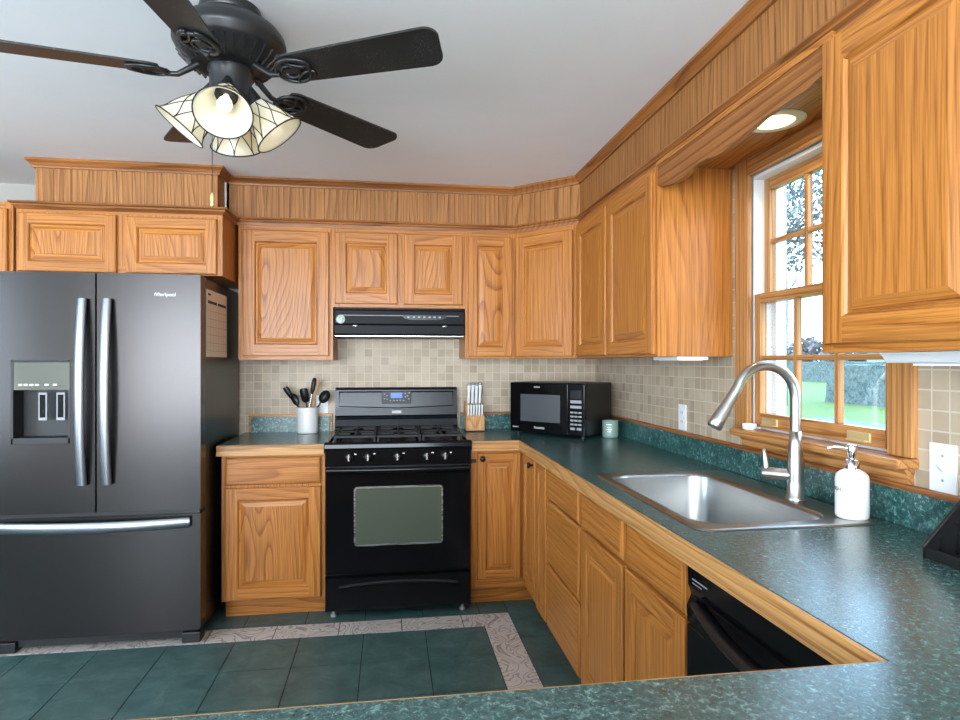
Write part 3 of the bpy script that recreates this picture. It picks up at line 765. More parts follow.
struct('window_sill', sl, 'win_y', .006, parent=window)
ap = MB(); pr = [(WX - .022, WZ0 - .024), (WX - .030, WZ0 - .030), (WX - .020, WZ0 - .040), (WX - .020, WZ0 - .060), (WX - .014, 1.0215), (WX - .0005, 1.0215), (WX - .0005, WZ0 - .024)]
ap.prism(pr, 'y', WY0 - .068, WY1 + .035)
struct('window_apron', ap, 'win_y', parent=window)
# scalloped valance between the two wall cabinets
vp = [(0, 2.026), (.03, 2.014), (.10, 2.000), (.16, 1.994), (.22, 1.996), (.30, 2.010), (.37, 2.008), (.44, 1.998), (.465, 1.996), (.55, 2.002), (.62, 2.013), (.69, 2.022), (.80, 2.020), (.87, 2.020), (.93, 2.030)]
def vz(u):
    for (a, za), (b, zb) in zip(vp[:-1], vp[1:]):
        if a <= u <= b: k_ = (u - a) / (b - a); k_ = k_ * k_ * (3 - 2 * k_); return za + (zb - za) * k_
    return vp[-1][1]
n = 60; pl = [(2.279 - .923 * i / n, vz(.93 * i / n)) for i in range(n + 1)] + [(1.356, 2.0995), (2.279, 2.0995)]
tag(obj('valance', MB().prism(pl, 'x', RX + .001, RX + .020), ['trim_y'], None, .0015), 'scalloped oak valance board above the kitchen window', 'valance')  # shade on the board put into its colour by the darker moulding oak
# recessed light in the niche
t = thing('recessed_light', 'round recessed light glowing in the board above the window', 'light', (1.20, 1.80, 2.0995))
ring_ = MB().lathe([(.062, .001), (.064, -.005), (.090, -.004), (.094, -.0005)], (1.20, 1.80, 2.0995), 40); obj('trim_ring', ring_, ['dlring'], t)
obj('lamp', MB().lathe([(.063, -.0005), (.055, -.006), (.03, -.011), (.0005, -.012)], (1.20, 1.80, 2.0995), 32), ['downlamp'], t)
d = bpy.data.lights.new('recessed_glow', 'SPOT'); d.energy = 4; d.color = (1, .82, .58); d.spot_size = R(150); d.shadow_soft_size = .05
o = bpy.data.objects.new('recessed_glow', d); COL.objects.link(o); o.location = (1.20, 1.80, 2.08)
# small things on the sill and switches
t = tag(obj('tealight_cup', MB().lathe([(.020, 0), (.024, .003), (.025, .022), (.021, .022), (.020, .016), (.0005, .016)], (WX - .030, 2.118, WZ0 + .0032), 24, cap0=True), ['white']), 'small round white cup on the left end of the window sill', 'cup')
def plate(name, label, cat, y, z, w_, h_, kind):
    x = XW - .008
    t = thing(name, label, cat, (x, y, z))
    obj('cover_plate', MB().box(x - .005, x, y - w_ / 2, y + w_ / 2, z - h_ / 2, z + h_ / 2), ['white'], t, .002)
    if kind == 'switch':
        obj('toggle', MB().prism([(x - .005, z - .010), (x - .005, z + .010), (x - .017, z + .010), (x - .016, z + .003)], 'y', y - .004, y + .004), ['white'], t)
    else:
        for dz in (.020, -.020):
            s_ = obj('socket', MB().box(x - .0065, x - .004, y - .016, y + .016, z + dz - .014, z + dz + .014), ['white'], t, .001)
            k = MB(); k.box(x - .0068, x - .006, y - .008, y - .006, z + dz - .004, z + dz + .006); k.box(x - .0068, x - .006, y + .006, y + .008, z + dz - .004, z + dz + .006)
            obj('slot', k, ['ink'], s_)
    if kind == 'switch':
        for dz in (.030, -.030): obj('screw', MB().lathe([(.0035, 0), (.003, .0012), (.0005, .0014)], (x - .005, y, z + dz), 10, 0, True, Matrix.Rotation(R(-90), 4, 'Y')), ['greyink'], t)
plate('light_switch', 'white light switch plate on the tile right of the window', 'switch', 1.337, 1.080, .076, .120, 'switch')
plate('power_outlet', 'white power outlet on the tile left of the faucet', 'outlet', 2.700, 1.085, .074, .118, 'outlet')
y_ = YW - .008
t = thing('power_outlet', 'white power outlet on the back wall partly behind the utensil crock', 'outlet', (-.408, y_, 1.075))
obj('cover_plate', MB().box(-.443, -.373, y_ - .005, y_, 1.022, 1.135), ['white'], t, .002)
for dz in (.020, -.020): obj('socket', MB().box(-.424, -.392, y_ - .0065, y_ - .004, 1.078 + dz - .014, 1.078 + dz + .014), ['white'], t, .001)
# under-cabinet lights
t = thing('undercabinet_light', 'white slim light under the near right wall cabinet', 'light', (1.20, .95, ZU0 - .026))
obj('housing', MB().prism([(1.10, ZU0 - .0005), (1.12, ZU0 - .024), (1.28, ZU0 - .026), (1.30, ZU0 - .0005)], 'y', .75, 1.26), ['white'], t, .003)
obj('lens', MB().box(1.13, 1.27, .78, 1.20, ZU0 - .030, ZU0 - .025), ['vinyl'], t)
t = thing('undercabinet_light', 'white slim light under the wall cabinet left of the window', 'light', (1.18, 2.4, ZU0 - .014))
obj('housing', MB().box(1.12, 1.25, 2.295, 2.52, ZU0 - .014, ZU0 - .0005), ['white'], t, .002)
obj('lens', MB().box(1.135, 1.235, 2.31, 2.50, ZU0 - .017, ZU0 - .013), ['vinyl'], t)

# ------------------------------------------------------------------ refrigerator
FX0, FX1, FYF = -1.790, -.884, 3.100
t = thing('refrigerator', 'black stainless French-door refrigerator with bottom freezer drawer', 'refrigerator', (-1.337, 3.5, 0))
obj('cabinet_body', MB().box(FX0 + .004, FX1 - .004, 3.185, 3.880, .05, 1.752), ['bside'], t, .004, label='black textured steel body')
def bowed(x0, x1, z0, z1, yf, yb, bow, mb=None, n=10):
    # door slab with a slightly bowed, round-edged front
    mb = mb or MB(); loops = []
    for (ins, dy) in ((0, None), (0, .012), (.004, .004), (.012, 0)):
        l = []
        pts = [(x0 + ins + (x1 - x0 - 2 * ins) * i / n) for i in range(n + 1)]
        xc = (FX0 + FX1) / 2; hw = (FX1 - FX0) / 2
        yy = lambda x: yb if dy is None else yf + dy - bow * (1 - ((x - xc) / hw) ** 2)
        l += [(x, yy(x), z0 + ins) for x in pts]; l += [(x, yy(x), z1 - ins) for x in pts[::-1]]
        loops.append(l)
    mb.loft(loops, 0, False, True, False)
    l = loops[-1]; m_ = n + 1
    mb.add(l, [(i, i + 1, 2 * m_ - 2 - i, 2 * m_ - 1 - i) for i in range(n)], 0, True)
    return mb
XS = -1.337
# dispenser hole in the left door : build the door around it
dx0, dx1, dz0, dz1 = -1.695, -1.447, .966, 1.348
mb = MB(); bw = .014
xc = (FX0 + FX1) / 2; hw = (FX1 - FX0) / 2; yf = lambda x: FYF - bw * (1 - ((x - xc) / hw) ** 2)
def slab(mb, x0, x1, z0, z1, n=6, sides='lrtb'):
    xs_ = [x0 + (x1 - x0) * i / n for i in range(n + 1)]
    F = [(x, yf(x), z) for z in (z0, z1) for x in xs_]; k = n + 1
    mb.add(F, [(i, i + 1, k + i + 1, k + i) for i in range(n)], 0, True)
    Bk = [(x, 3.180, z) for z in (z0, z1) for x in xs_]
    mb.add(Bk, [(k + i, k + i + 1, i + 1, i) for i in range(n)], 0)
    for i in range(n):
        if 'b' in sides: mb.add([F[i], F[i + 1], Bk[i + 1], Bk[i]], [(3, 2, 1, 0)], 0)
        if 't' in sides: mb.add([F[k + i], F[k + i + 1], Bk[k + i + 1], Bk[k + i]], [(0, 1, 2, 3)], 0)
    if 'l' in sides: mb.add([F[0], F[k], Bk[k], Bk[0]], [(0, 1, 2, 3)], 0)
    if 'r' in sides: mb.add([F[n], F[2 * n + 1], Bk[2 * n + 1], Bk[n]], [(3, 2, 1, 0)], 0)
DZ0, DZ1 = .645, 1.752
xl, xr = FX0, XS - .004
slab(mb, xl, dx0, DZ0, DZ1); slab(mb, dx1, xr, DZ0, DZ1); slab(mb, dx0, dx1, DZ0, dz0); slab(mb, dx0, dx1, dz1, DZ1)
ld = obj('door', mb, ['fridge'], t)
mb = MB(); slab(mb, XS + .004, FX1, DZ0, DZ1, 8); rd = obj('door', mb, ['fridge'], t)
mb = MB(); slab(mb, FX0, FX1, .075, .622, 14); fd = obj('freezer_drawer', mb, ['fridge'], t)
obj('hinge_strip', MB().box(FX0 + .01, FX1 - .01, 3.125, 3.185, .622, .645), ['bplast'], t)
# handles : vertical bowed bars
def vhandle(parent, x, z0, z1, lean):
    L_ = []
    n = 14; w_ = .0215
    for k in range(n + 1):
        u = k / n; z = z0 + (z1 - z0) * u; bow = .040 * (1 - (2 * u - 1) ** 2)
        y = yf(x) - .022 - bow; xx = x + lean * (1 - (2 * u - 1) ** 2)
        L_.append([(xx - w_, y + .004, z), (xx - w_ + .004, y - .006, z), (xx + w_ - .004, y - .006, z), (xx + w_, y + .004, z), (xx + w_ - .004, y + .012, z), (xx - w_ + .004, y + .012, z)])
    mb = MB().loft(L_, 0, True)
    for z in (z0 + .012, z1 - .012): mb.box(x - .010, x + .010, yf(x) - .022, yf(x) + .001, z - .012, z + .012)
    return obj('handle', mb, ['handle'], parent, label='curved steel bar handle')
vhandle(ld, -1.388, .775, 1.632, .004); vhandle(rd, -1.282, .775, 1.632, .004)
L_ = []; n = 18; xa, xb = -1.745, -.925
for k in range(n + 1):
    u = k / n; x = xa + (xb - xa) * u; bow = .034 * (1 - (2 * u - 1) ** 2); y = yf(x) - .020 - bow; z = .588; w_ = .026
    L_.append([(x, y + .004, z - w_), (x, y - .006, z - w_ + .004), (x, y - .006, z + w_ - .004), (x, y + .004, z + w_), (x, y + .012, z + w_ - .004), (x, y + .012, z - w_ + .004)])
mb = MB().loft(L_, 0, True)
for x in (xa + .012, xb - .012): mb.box(x - .012, x + .012, yf(x) - .022, yf(x) + .001, .574, .602)
obj('handle', mb, ['handle'], fd, label='wide curved steel bar handle')
# dispenser
yd = yf((dx0 + dx1) / 2) - .001
dsp = MB(); dsp.box(dx0, dx0 + .010, yd - .003, 3.18, dz0, dz1); dsp.box(dx1 - .010, dx1, yd - .003, 3.18, dz0, dz1); dsp.box(dx0, dx1, yd - .003, 3.18, dz0, dz0 + .028); dsp.box(dx0, dx1, yd - .003, 3.18, dz1 - .008, dz1)
dsp.box(dx0 + .01, dx1 - .01, 3.165, 3.18, dz0, dz1)
dp = obj('dispenser', dsp, ['bplast'], ld, .0015)
obj('display_panel', MB().box(dx0 + .012, dx1 - .003, yd - .004, yd + .03, 1.212, dz1 - .009), ['panelglass'], ld, .001)
for xx in (-1.572, -1.496):
    mb = MB(); mb.box(xx - .018, xx + .018, 3.105, 3.118, 1.072, 1.200, 0); mb.box(xx - .012, xx + .012, 3.103, 3.106, 1.085, 1.190, 1)
    obj('dispenser_paddle', mb, ['greyink', 'bgloss'], ld, .001)
mb = MB()
for i, xx in enumerate((-1.655, -1.632, -1.608, -1.585, -1.545, -1.510)): mb.box(xx - .008, xx + .008, yd - .0048, yd - .0038, 1.232, 1.240)
obj('icon_row', mb, ['whiteink'], ld)
v, f = text_mb('Whirlpool', .0245); mb = MB(); xx = -1.042
mb.add([(xx + p[0], yf(xx) - .0012 - p[2], 1.656 + p[1]) for p in v], f)
obj('lettering', mb, ['whiteink'], rd, label='white maker name on the right door')
obj('toe_grille', MB().box(FX0 + .03, FX1 - .03, 3.15, 3.20, .018, .070), ['bmatte'], t)
for xx in (FX0 + .05, FX1 - .05):
    obj('foot', MB().box(xx - .042, xx + .042, 3.125, 3.20, .0005, .050), ['bplast'], t, .004)
# calendar on the refrigerator side
xk = FX1 - .0035
cal = thing('wall_calendar', 'paper month calendar hanging on the side of the refrigerator', 'calendar', (xk, 3.37, 1.366))
obj('sheet', MB().box(xk, xk + .0025, 3.205, 3.585, 1.366, 1.700), ['paper'], cal)
k = MB(); k.box(xk + .0022, xk + .0030, 3.225, 3.385, 1.632, 1.646); k.box(xk + .0022, xk + .0030, 3.405, 3.565, 1.632, 1.646)
obj('weekday_bar', k, ['ink'], cal)
k = MB()
for i in range(6): z = 1.395 + i * .040; k.box(xk + .0022, xk + .0028, 3.215, 3.575, z, z + .0015)
for i in range(8): y = 3.222 + i * .0495; k.box(xk + .0022, xk + .0028, y, y + .0012, 1.395, 1.632)
obj('grid_lines', k, ['inkline'], cal)
k = MB(); k.box(xk + .0022, xk + .0028, 3.225, 3.275, 1.672, 1.682); obj('heading', k, ['ink'], cal)
# white wire channel running down the corner beside the refrigerator soffit
tag(obj('cable_cover', MB().box(-.894, -.884, 3.572, 3.584, 2.152, 2.345), ['white'], None, .002), 'white vertical cable cover on the side of the refrigerator soffit', 'cable cover')

# ------------------------------------------------------------------ stove
S0, S1 = -.329, .434; SC_ = (S0 + S1) / 2
t = thing('gas_stove', 'black freestanding gas range between the two base cabinets', 'stove', (SC_, 3.6, 0))
obj('body', MB().box(S0 + .003, S1 - .003, 3.315, 3.915, .035, .900), ['bsatin'], t, .003)
def stove_front(z0, z1, y0, y1, bow, mats, name, par=t):
    L_ = []; n = 12
    for (ins, dy) in ((0, None), (0, .010), (.006, 0)):
        xs_ = [S0 + .002 + ins + (S1 - S0 - .004 - 2 * ins) * i / n for i in range(n + 1)]
        yy = lambda x: y1 if dy is None else y0 + dy - bow * (1 - ((x - SC_) / .38) ** 2)
        L_.append([(x, yy(x), z0 + ins) for x in xs_] + [(x, yy(x), z1 - ins) for x in xs_[::-1]])
    mb = MB().loft(L_, 0, False, True, False); l = L_[-1]; m_ = n + 1
    mb.add(l, [(i, i + 1, 2 * m_ - 2 - i, 2 * m_ - 1 - i) for i in range(n)], 0, True)
    return obj(name, mb, mats, par)
od = stove_front(.238, .788, 3.278, 3.314, .006, ['bgloss'], 'oven_door')
y_ = 3.271
# door window with pale frame
wx0, wx1, wz0, wz1 = -.172, .274, .392, .684
def rr_xz(x0, x1, z0, z1, r, y): return [(p[0], y, p[1]) for p in [(q[0], q[1]) for q in rrect(x0, x1, z0, z1, r, 0, 4)]]
mb = MB(); mb.loft([rr_xz(wx0 - .008, wx1 + .008, wz0 - .008, wz1 + .008, .020, y_ + .004), rr_xz(wx0 - .008, wx1 + .008, wz0 - .008, wz1 + .008, .020, y_ - .002), rr_xz(wx0, wx1, wz0, wz1, .014, y_ - .002), rr_xz(wx0, wx1, wz0, wz1, .014, y_ + .002)], 0, False, False, False)
obj('window_frame', mb, ['steel'], od)
mb = MB(); mb.loft([rr_xz(wx0, wx1, wz0, wz1, .014, y_ + .003), rr_xz(wx0, wx1, wz0, wz1, .014, y_ - .0005)], 0, False, True, True)
obj('window_glass', mb, ['ovenglass'], od)
L_ = []; n = 16
for k in range(n + 1):
    u = k / n; x = S0 + .012 + (S1 - S0 - .024) * u; y = 3.240 - .012 * (1 - (2 * u - 1) ** 2); z = .783
    L_.append([(x, y + .011, z - .010), (x, y - .002, z - .017), (x, y - .010, z - .008), (x, y - .010, z + .008), (x, y - .002, z + .016), (x, y + .011, z + .010)])
mb = MB().loft(L_, 0, True)
for x in (S0 + .025, S1 - .025): mb.box(x - .014, x + .014, 3.245, 3.276, .772, .794)
obj('handle', mb, ['bgloss'], od)
dr = stove_front(.048, .226, 3.278, 3.314, .006, ['bgloss'], 'storage_drawer')
mb = MB(); L_ = []
for k in range(13):
    u = k / 12; x = -.255 + .62 * u; z = .176 + .024 * sin(pi * u) ** .7; hgt = .004 + .018 * sin(pi * u)
    L_.append([(x, 3.282, z - hgt - .006), (x, 3.262, z - .004), (x, 3.262, z + .001), (x, 3.282, z + .003)])
mb.loft(L_, 0, True); obj('drawer_pull', mb, ['bsatin'], dr)
# control panel and knobs
mb = MB().prism([(3.314, .795), (3.282, .797), (3.284, .893), (3.300, .905), (3.314, .905)], 'x', S0 + .002, S1 - .002)
cp = obj('control_panel', mb, ['bgloss'], t, .002)
for xx in (-.205, -.108, .044, .196, .293):
    mb = MB(); m_ = Matrix.Rotation(R(90), 4, 'X')
    mb.lathe([(.024, 0), (.024, .004), (.019, .008), (.018, .022), (.015, .025), (.0005, .025)], (xx, 3.284, .846), 20, 0, True, m_)
    kb = obj('knob', mb, ['bsatin'], cp, label='black burner knob with steel grip')
    obj('knob_grip', MB().box(xx - .005, xx + .005, 3.245, 3.262, .828, .864), ['steel'], kb, .002)
    obj('knob_mark', MB().box(xx + .026, xx + .038, 3.2825, 3.2838, .858, .863), ['whiteink'], cp)
obj('badge', MB().box(-.075, -.050, 3.2825, 3.2838, .815, .821), ['greyink'], cp)
# cooktop
ct = MB(); ct.prism([(3.268, .884), (3.262, .895), (3.264, .915), (3.275, .924), (3.30, .922), (3.32, .914), (3.83, .914), (3.84, .93), (3.915, .93), (3.915, .884)], 'x', S0 + .001, S1 - .001)
cook = obj('cooktop', ct, ['bgloss'], t, .002)
for a, b in ((S0 + .002, S0 + .024), (S1 - .024, S1 - .002)): obj('cooktop_rim', MB().box(a, b, 3.275, 3.84, .910, .926), ['bgloss'], cook, .004)
for bxn, byn, r in ((-.155, 3.44, .045), (-.155, 3.70, .036), (.26, 3.44, .045), (.26, 3.70, .036), (.053, 3.57, .042)):
    mb = MB().lathe([(r + .012, .914), (r + .010, .920), (r, .924), (r, .934), (r - .006, .938), (.0005, .938)], (bxn, byn, 0), 24)
    obj('burner', mb, ['bmatte'], t)
def grate(x0, x1):
    mb = MB(); zt = .952; w_ = .006
    for y in (3.33, 3.80): mb.box(x0, x1, y - w_, y + w_, zt - .012, zt)
    for x in (x0 + w_, x1 - w_): mb.box(x - w_, x + w_, 3.33, 3.80, zt - .012, zt)
    xm = (x0 + x1) / 2
    mb.box(x0, x1, 3.562, 3.572, zt - .010, zt - .001)
    for y in (3.44, 3.69): mb.box(x0, xm - .03, y - .005, y + .005, zt - .010, zt + .002); mb.box(xm + .03, x1, y - .005, y + .005, zt - .010, zt + .002)
    for y0, y1 in ((3.33, 3.415), (3.465, 3.565), (3.57, 3.665), (3.715, 3.80)): mb.box(xm - .005, xm + .005, y0, y1, zt - .010, zt + .002)
    for x in (x0 + w_, x1 - w_):
        for y in (3.34, 3.79): mb.box(x - w_, x + w_, y - w_, y + w_, .914, zt - .01)
    return obj('grate', mb, ['bmatte'], t, .0015)
grate(S0 + .042, -.070); grate(-.062, .168); grate(.176, S1 - .042)
# backguard
bgm = MB(); bgm.prism([(3.845, .935), (3.838, .950), (3.848, .990), (3.870, .996), (3.866, 1.004), (3.856, 1.012), (3.862, 1.060), (3.872, 1.168), (3.880, 1.182), (3.922, 1.184), (3.922, .93), (3.845, .93)], 'x', S0 + .004, S1 - .012)
bgd = obj('backguard', bgm, ['guard'], t, .002)
mb = MB()
def gy(z): return 3.862 + (z - 1.06) / (1.168 - 1.06) * .010
mb.add([(-.30, gy(1.066) - .001, 1.066), (SC_, gy(1.058) - .001, 1.054), (.395, gy(1.066) - .001, 1.066), (.398, gy(1.16) - .001, 1.160), (-.303, gy(1.16) - .001, 1.160),
        (-.30, gy(1.066) - .006, 1.072), (SC_, gy(1.058) - .006, 1.060), (.395, gy(1.066) - .006, 1.072), (.392, gy(1.15) - .006, 1.152), (-.297, gy(1.15) - .006, 1.152)],
       [(5, 6, 7, 8, 9), (0, 1, 6, 5), (1, 2, 7, 6), (2, 3, 8, 7), (3, 4, 9, 8), (4, 0, 5, 9)])
obj('backguard_face', mb, ['guard'], bgd)
cx_, cz_ = .046, 1.122; y1_ = gy(cz_) - .008
ck = obj('clock_panel', MB().box(cx_ - .090, cx_ + .090, y1_ - .004, y1_ + .012, 1.084, 1.160), ['bplast'], bgd, .003)
obj('clock_display', MB().box(cx_ - .036, cx_ + .036, y1_ - .0050, y1_ - .003, 1.118, 1.150), ['lcd'], ck)
mb = MB()
for i in range(5): mb.box(cx_ - .042 + i * .020, cx_ - .032 + i * .020, y1_ - .0048, y1_ - .0035, 1.100, 1.106)
for (a, b) in ((.048, 1.142), (.062, 1.128), (.050, 1.122), (.072, 1.146), (.070, 1.108)): mb.box(cx_ + a, cx_ + a + .009, y1_ - .0048, y1_ - .0035, b, b + .007)
for (a, b) in ((-.078, 1.14), (-.062, 1.13), (-.078, 1.112), (-.06, 1.108)): mb.box(cx_ + a, cx_ + a + .008, y1_ - .0048, y1_ - .0035, b, b + .005)
obj('clock_buttons', mb, ['greyink'], ck)
v, f = text_mb('Whirlpool', .013); mb = MB(); mb.add([(.047 + p[0], 3.8545 - p[2], 1.033 + p[1]) for p in v], f); mb.box(.018, .076, 3.8545, 3.860, 1.026, 1.040, 1)
obj('badge', mb, ['ink', 'whiteink'], bgd, label='small white maker badge')
for xx in (S0 + .04, S1 - .04):
    for yy in (3.345, 3.85): obj('leveling_foot', MB().lathe([(.016, .0005), (.016, .010), (.007, .014), (.007, .04)], (xx, yy, 0), 14, cap0=True), ['greyink'], t)
# child latch between oven and cabinet
tag(obj('oven_latch', MB().box(.4365, .4700, 3.338, 3.3488, .792, .812), ['bronze'], None, .002), 'dark metal appliance latch on the cabinet stile right of the stove', 'latch')

# ------------------------------------------------------------------ range hood
h0, h1 = -.305, .432
t = thing('range_hood', 'black under-cabinet range hood above the stove', 'range hood', (.06, 3.75, 1.484))
obj('shell', MB().prism([(3.600, 1.6505), (3.600, 1.640), (3.594, 1.632), (3.592, 1.560), (3.584, 1.548), (3.584, 1.500), (3.598, 1.490), (3.925, 1.484), (3.925, 1.6505)], 'x', h0, h1), ['hoodblk'], t, .002)
obj('front_lip', MB().box(h0 + .002, h1 - .002, 3.582, 3.596, 1.484, 1.492), ['steel'], t, .002)
obj('trim_line', MB().box(h0 + .04, h1 - .03, 3.5895, 3.593, 1.604, 1.608), ['greyink'], t)
pn = MB(); pn.prism([(.080, 1.610), (.330, 1.610), (.328, 1.592), (.285, 1.582), (.125, 1.582), (.082, 1.592)], 'y', 3.586, 3.594)
cp = obj('control_strip', pn, ['guard'], t, .001)
mb = MB()
for i in range(7): mb.box(.105 + i * .030, .118 + i * .030, 3.5850, 3.5865, 1.594, 1.603)
obj('buttons', mb, ['greyink'], cp)
for xx in (-.19, .32): obj('light_lens', MB().sphere((xx, 3.588, 1.546), .020, .006, .006), ['steel'], t)
mb = MB().lathe([(.0005, .002), (.024, .002), (.0255, .0008), (.0255, 0)], (-.272, 3.591, 1.583), 28, 0, True, Matrix.Rotation(R(90), 4, 'X'))
tag(obj('magnet', mb, ['disc']), 'round iridescent magnet at the left end of the range hood', 'magnet')

# ------------------------------------------------------------------ dishwasher
t = thing('dishwasher', 'black built-in dishwasher under the worktop near the peninsula', 'dishwasher', (BX, 1.438, 0), R(-90))
DW = 1.438 - .806
obj('body', MB().box(.003, DW - .003, .02, .58, .06, .855), ['bsatin'], t)
dd = obj('door_panel', MB().box(.003, DW - .003, -.018, .018, .105, .700), ['bgloss'], t, .004)
L_ = []; n = 14
for k in range(n + 1):
    u = k / n; x = .004 + (DW - .008) * u; s_ = 1 - (2 * u - 1) ** 2
    L_.append([(x, .018, .704), (x, -.016 - .010 * s_, .704 - .012 * s_), (x, -.018 - .004 * s_, .745 - .006 * s_), (x, -.006, .770), (x, -.014, .795), (x, -.016, .856), (x, .018, .856)])
cpn = obj('control_panel', MB().loft(L_, 0, False), ['bgloss'], t, .002)
L_ = []
for k in range(n + 1):
    u = k / n; x = .05 + (DW - .10) * u; s_ = 1 - (2 * u - 1) ** 2
    L_.append([(x, -.012, .760 - .03 * s_), (x, -.030 - .02 * s_, .754 - .03 * s_), (x, -.032 - .02 * s_, .766 - .03 * s_), (x, -.012, .775 - .03 * s_)])
obj('handle', MB().loft(L_, 0, True), ['bsatin'], cpn)
mb = MB(); mb.box(.03, .10, -.0172, -.0160, .815, .818); mb.box(.03, .075, -.0172, -.0160, .806, .808); obj('buttons', mb, ['greyink'], cpn)
obj('toe_panel', MB().box(.003, DW - .003, .06, .075, .002, .10), ['bmatte'], t)

# ------------------------------------------------------------------ microwave
MA = R(-47); fr_ = Vector((1.065, 3.28)); wv = Vector((cos(MA), sin(MA))); fl_ = fr_ - wv * .50
t = thing('microwave', 'black countertop microwave angled in the corner', 'microwave', (fl_.x, fl_.y, ZT + .0005), MA)
W_, D_, B0, B1 = .50, .318, .014, .306
obj('casing', MB().box(.002, W_ - .002, .012, D_, B0, B1), ['bsatin'], t, .006)
dm = obj('door', MB().box(0, .395, -.010, .012, B0 + .002, B1 - .002), ['bgloss'], t, .004)
obj('door_window', MB().box(.075, .345, -.0112, -.009, .080, .238), ['mwglass'], dm, .002)
cp = obj('control_panel', MB().box(.397, W_, -.010, .012, B0 + .002, B1 - .002), ['bgloss'], t, .004)
obj('display', MB().box(.412, .482, -.0113, -.009, .222, .268), ['guard'], cp)
mb = MB()
for (a, b, zz, hh) in ((.412, .482, .196, .018), (.412, .482, .168, .016)): mb.box(a, b, -.0116, -.009, zz, zz + hh)
for r_ in range(4):
    for c_ in range(3): mb.box(.412 + c_ * .025, .432 + c_ * .025, -.0116, -.009, .140 - r_ * .022, .150 - r_ * .022)
mb.box(.412, .442, -.0116, -.009, .048, .062); mb.box(.452, .482, -.0116, -.009, .048, .062)
obj('buttons', mb, ['greyink'], cp, .001)
v, f = text_mb('Panasonic', .018); mb = MB(); mb.add([(.206 + p[0], -.0105 - p[2], .046 + p[1]) for p in v], f)
v, f = text_mb('Inverter', .013); mb.add([(.040 + p[0], -.0105 - p[2], .044 + p[1]) for p in v], f)
v, f = text_mb('GENIUS', .012); mb.add([(.190 + p[0], -.0105 - p[2], .280 + p[1]) for p in v], f)
obj('lettering', mb, ['whiteink'], dm, label='small white print')
for a in (.03, W_ - .03):
    for b in (.03, D_ - .03): obj('foot', MB().lathe([(.012, 0), (.012, .015)], (a, b, 0), 12, cap0=True), ['bplast'], t)

# ------------------------------------------------------------------ candle, crock, utensils, knife block
cx_, cy_ = 1.238, 3.362; z_ = ZT + .0006
t = thing('candle_jar', 'pale green glass candle jar beside the microwave', 'candle', (cx_, cy_, z_))
obj('jar', MB().lathe([(.038, 0), (.044, .004), (.045, .015), (.045, .094), (.0435, .096), (.0425, .094), (.0425, .010), (.0005, .010)], (cx_, cy_, z_), 32, cap0=True), ['cglass'], t)
obj('wax', MB().lathe([(.0420, .0105), (.0420, .078), (.0005, .079)], (cx_, cy_, z_), 28, cap0=True), ['wax'], t)
mb = MB()
for zz, hw_, hh in ((.072, .016, .005), (.058, .012, .003), (.046, .016, .003), (.034, .010, .003)):
    L_ = []
    a0 = math.atan2(-cy_, -cx_) - R(8)
    for i in range(7):
        a = a0 + (-1 + 2 * i / 6) * hw_ / .0453; L_.append((a))
    for a, b in zip(L_[:-1], L_[1:]):
        mb.add([(cx_ + .0453 * cos(q), cy_ + .0453 * sin(q), z_ + zz + s_) for q, s_ in ((a, 0), (b, 0), (b, hh), (a, hh))], [(0, 1, 2, 3)])
obj('printed_lines', mb, ['whiteink'], t)
kx, ky = -.484, 3.835
tag(obj('utensil_crock', MB().lathe([(.056, 0), (.0605, .004), (.0615, .012), (.0615, .148), (.060, .156), (.0575, .154), (.056, .145), (.056, .010), (.0005, .010)], (kx, ky, z_), 36, cap0=True), ['ceram']), 'white stoneware crock full of cooking utensils', 'crock')
def P(px, py, Y):   # point of the plane y = Y seen at a picture position (used to lay out the utensils)
    a = (px - 480) / 620.; b = (362 - py) / 620.; th = R(8.35); d = Vector((a * cos(th) + sin(th), -a * sin(th) + cos(th), b)); k_ = Y / d.y
    return Vector((d.x * k_, Y, 1.34 + d.z * k_))
def utensil(name, label, base, tip, headfn, hmat, hdmat):
    t = thing(name, label, 'utensil', tuple(base))
    v_ = (tip - base); n_ = 6
    obj('shaft', MB().tube([base + v_ * (i / n_) for i in range(n_ + 1)], .0052, 10), [hmat], t)
    headfn(t, tip, v_.normalized(), hdmat); return t
def paddle(w_, l_, th=.004, slot=False):
    def fn(t, tip, d, m_):
        a = d.cross(Vector((0, 1, 0))).normalized(); n_ = d.cross(a).normalized(); L_ = []
        for u, k_ in ((-.02, .25), (0, .5), (.12, .85), (.5, 1), (.85, 1), (1, .8)):
            c_ = tip + d * (l_ * u) + n_ * (.010 * u * u)
            L_.append([c_ + a * w_ * k_ + n_ * th, c_ - a * w_ * k_ + n_ * th, c_ - a * w_ * k_ - n_ * th, c_ + a * w_ * k_ - n_ * th])
        obj('blade', MB().loft(L_, 0, True), [m_], t)
    return fn
def bowl(rw, rl, tilt=(0, -1, .25)):
    def fn(t, tip, d, m_):
        n_ = Vector(tilt).normalized(); n_ = (n_ - d * n_.dot(d)).normalized(); a = d.cross(n_).normalized(); c_ = tip + d * rl * .9; L_ = []
        for u, k_ in ((0.0, 1), (.35, .93), (.7, .7), (.95, .3), (1, .02)):
            L_.append([c_ + d * (rl * k_ * cos(q)) + a * (rw * k_ * sin(q)) - n_ * (rw * .75 * u) for q in [2 * pi * i / 20 for i in range(20)]])
        L2 = []
        for u, k_ in ((1, .02), (.95, .27), (.7, .64), (.35, .87), (0, .94)):
            L2.append([c_ + d * (rl * k_ * cos(q)) + a * (rw * k_ * sin(q)) - n_ * (rw * .68 * u) for q in [2 * pi * i / 20 for i in range(20)]])
        obj('bowl', MB().loft(L_ + [], 0, True, False, True).loft(L2 + [L_[0]], 0, True, False, False), [m_], t)
    return fn
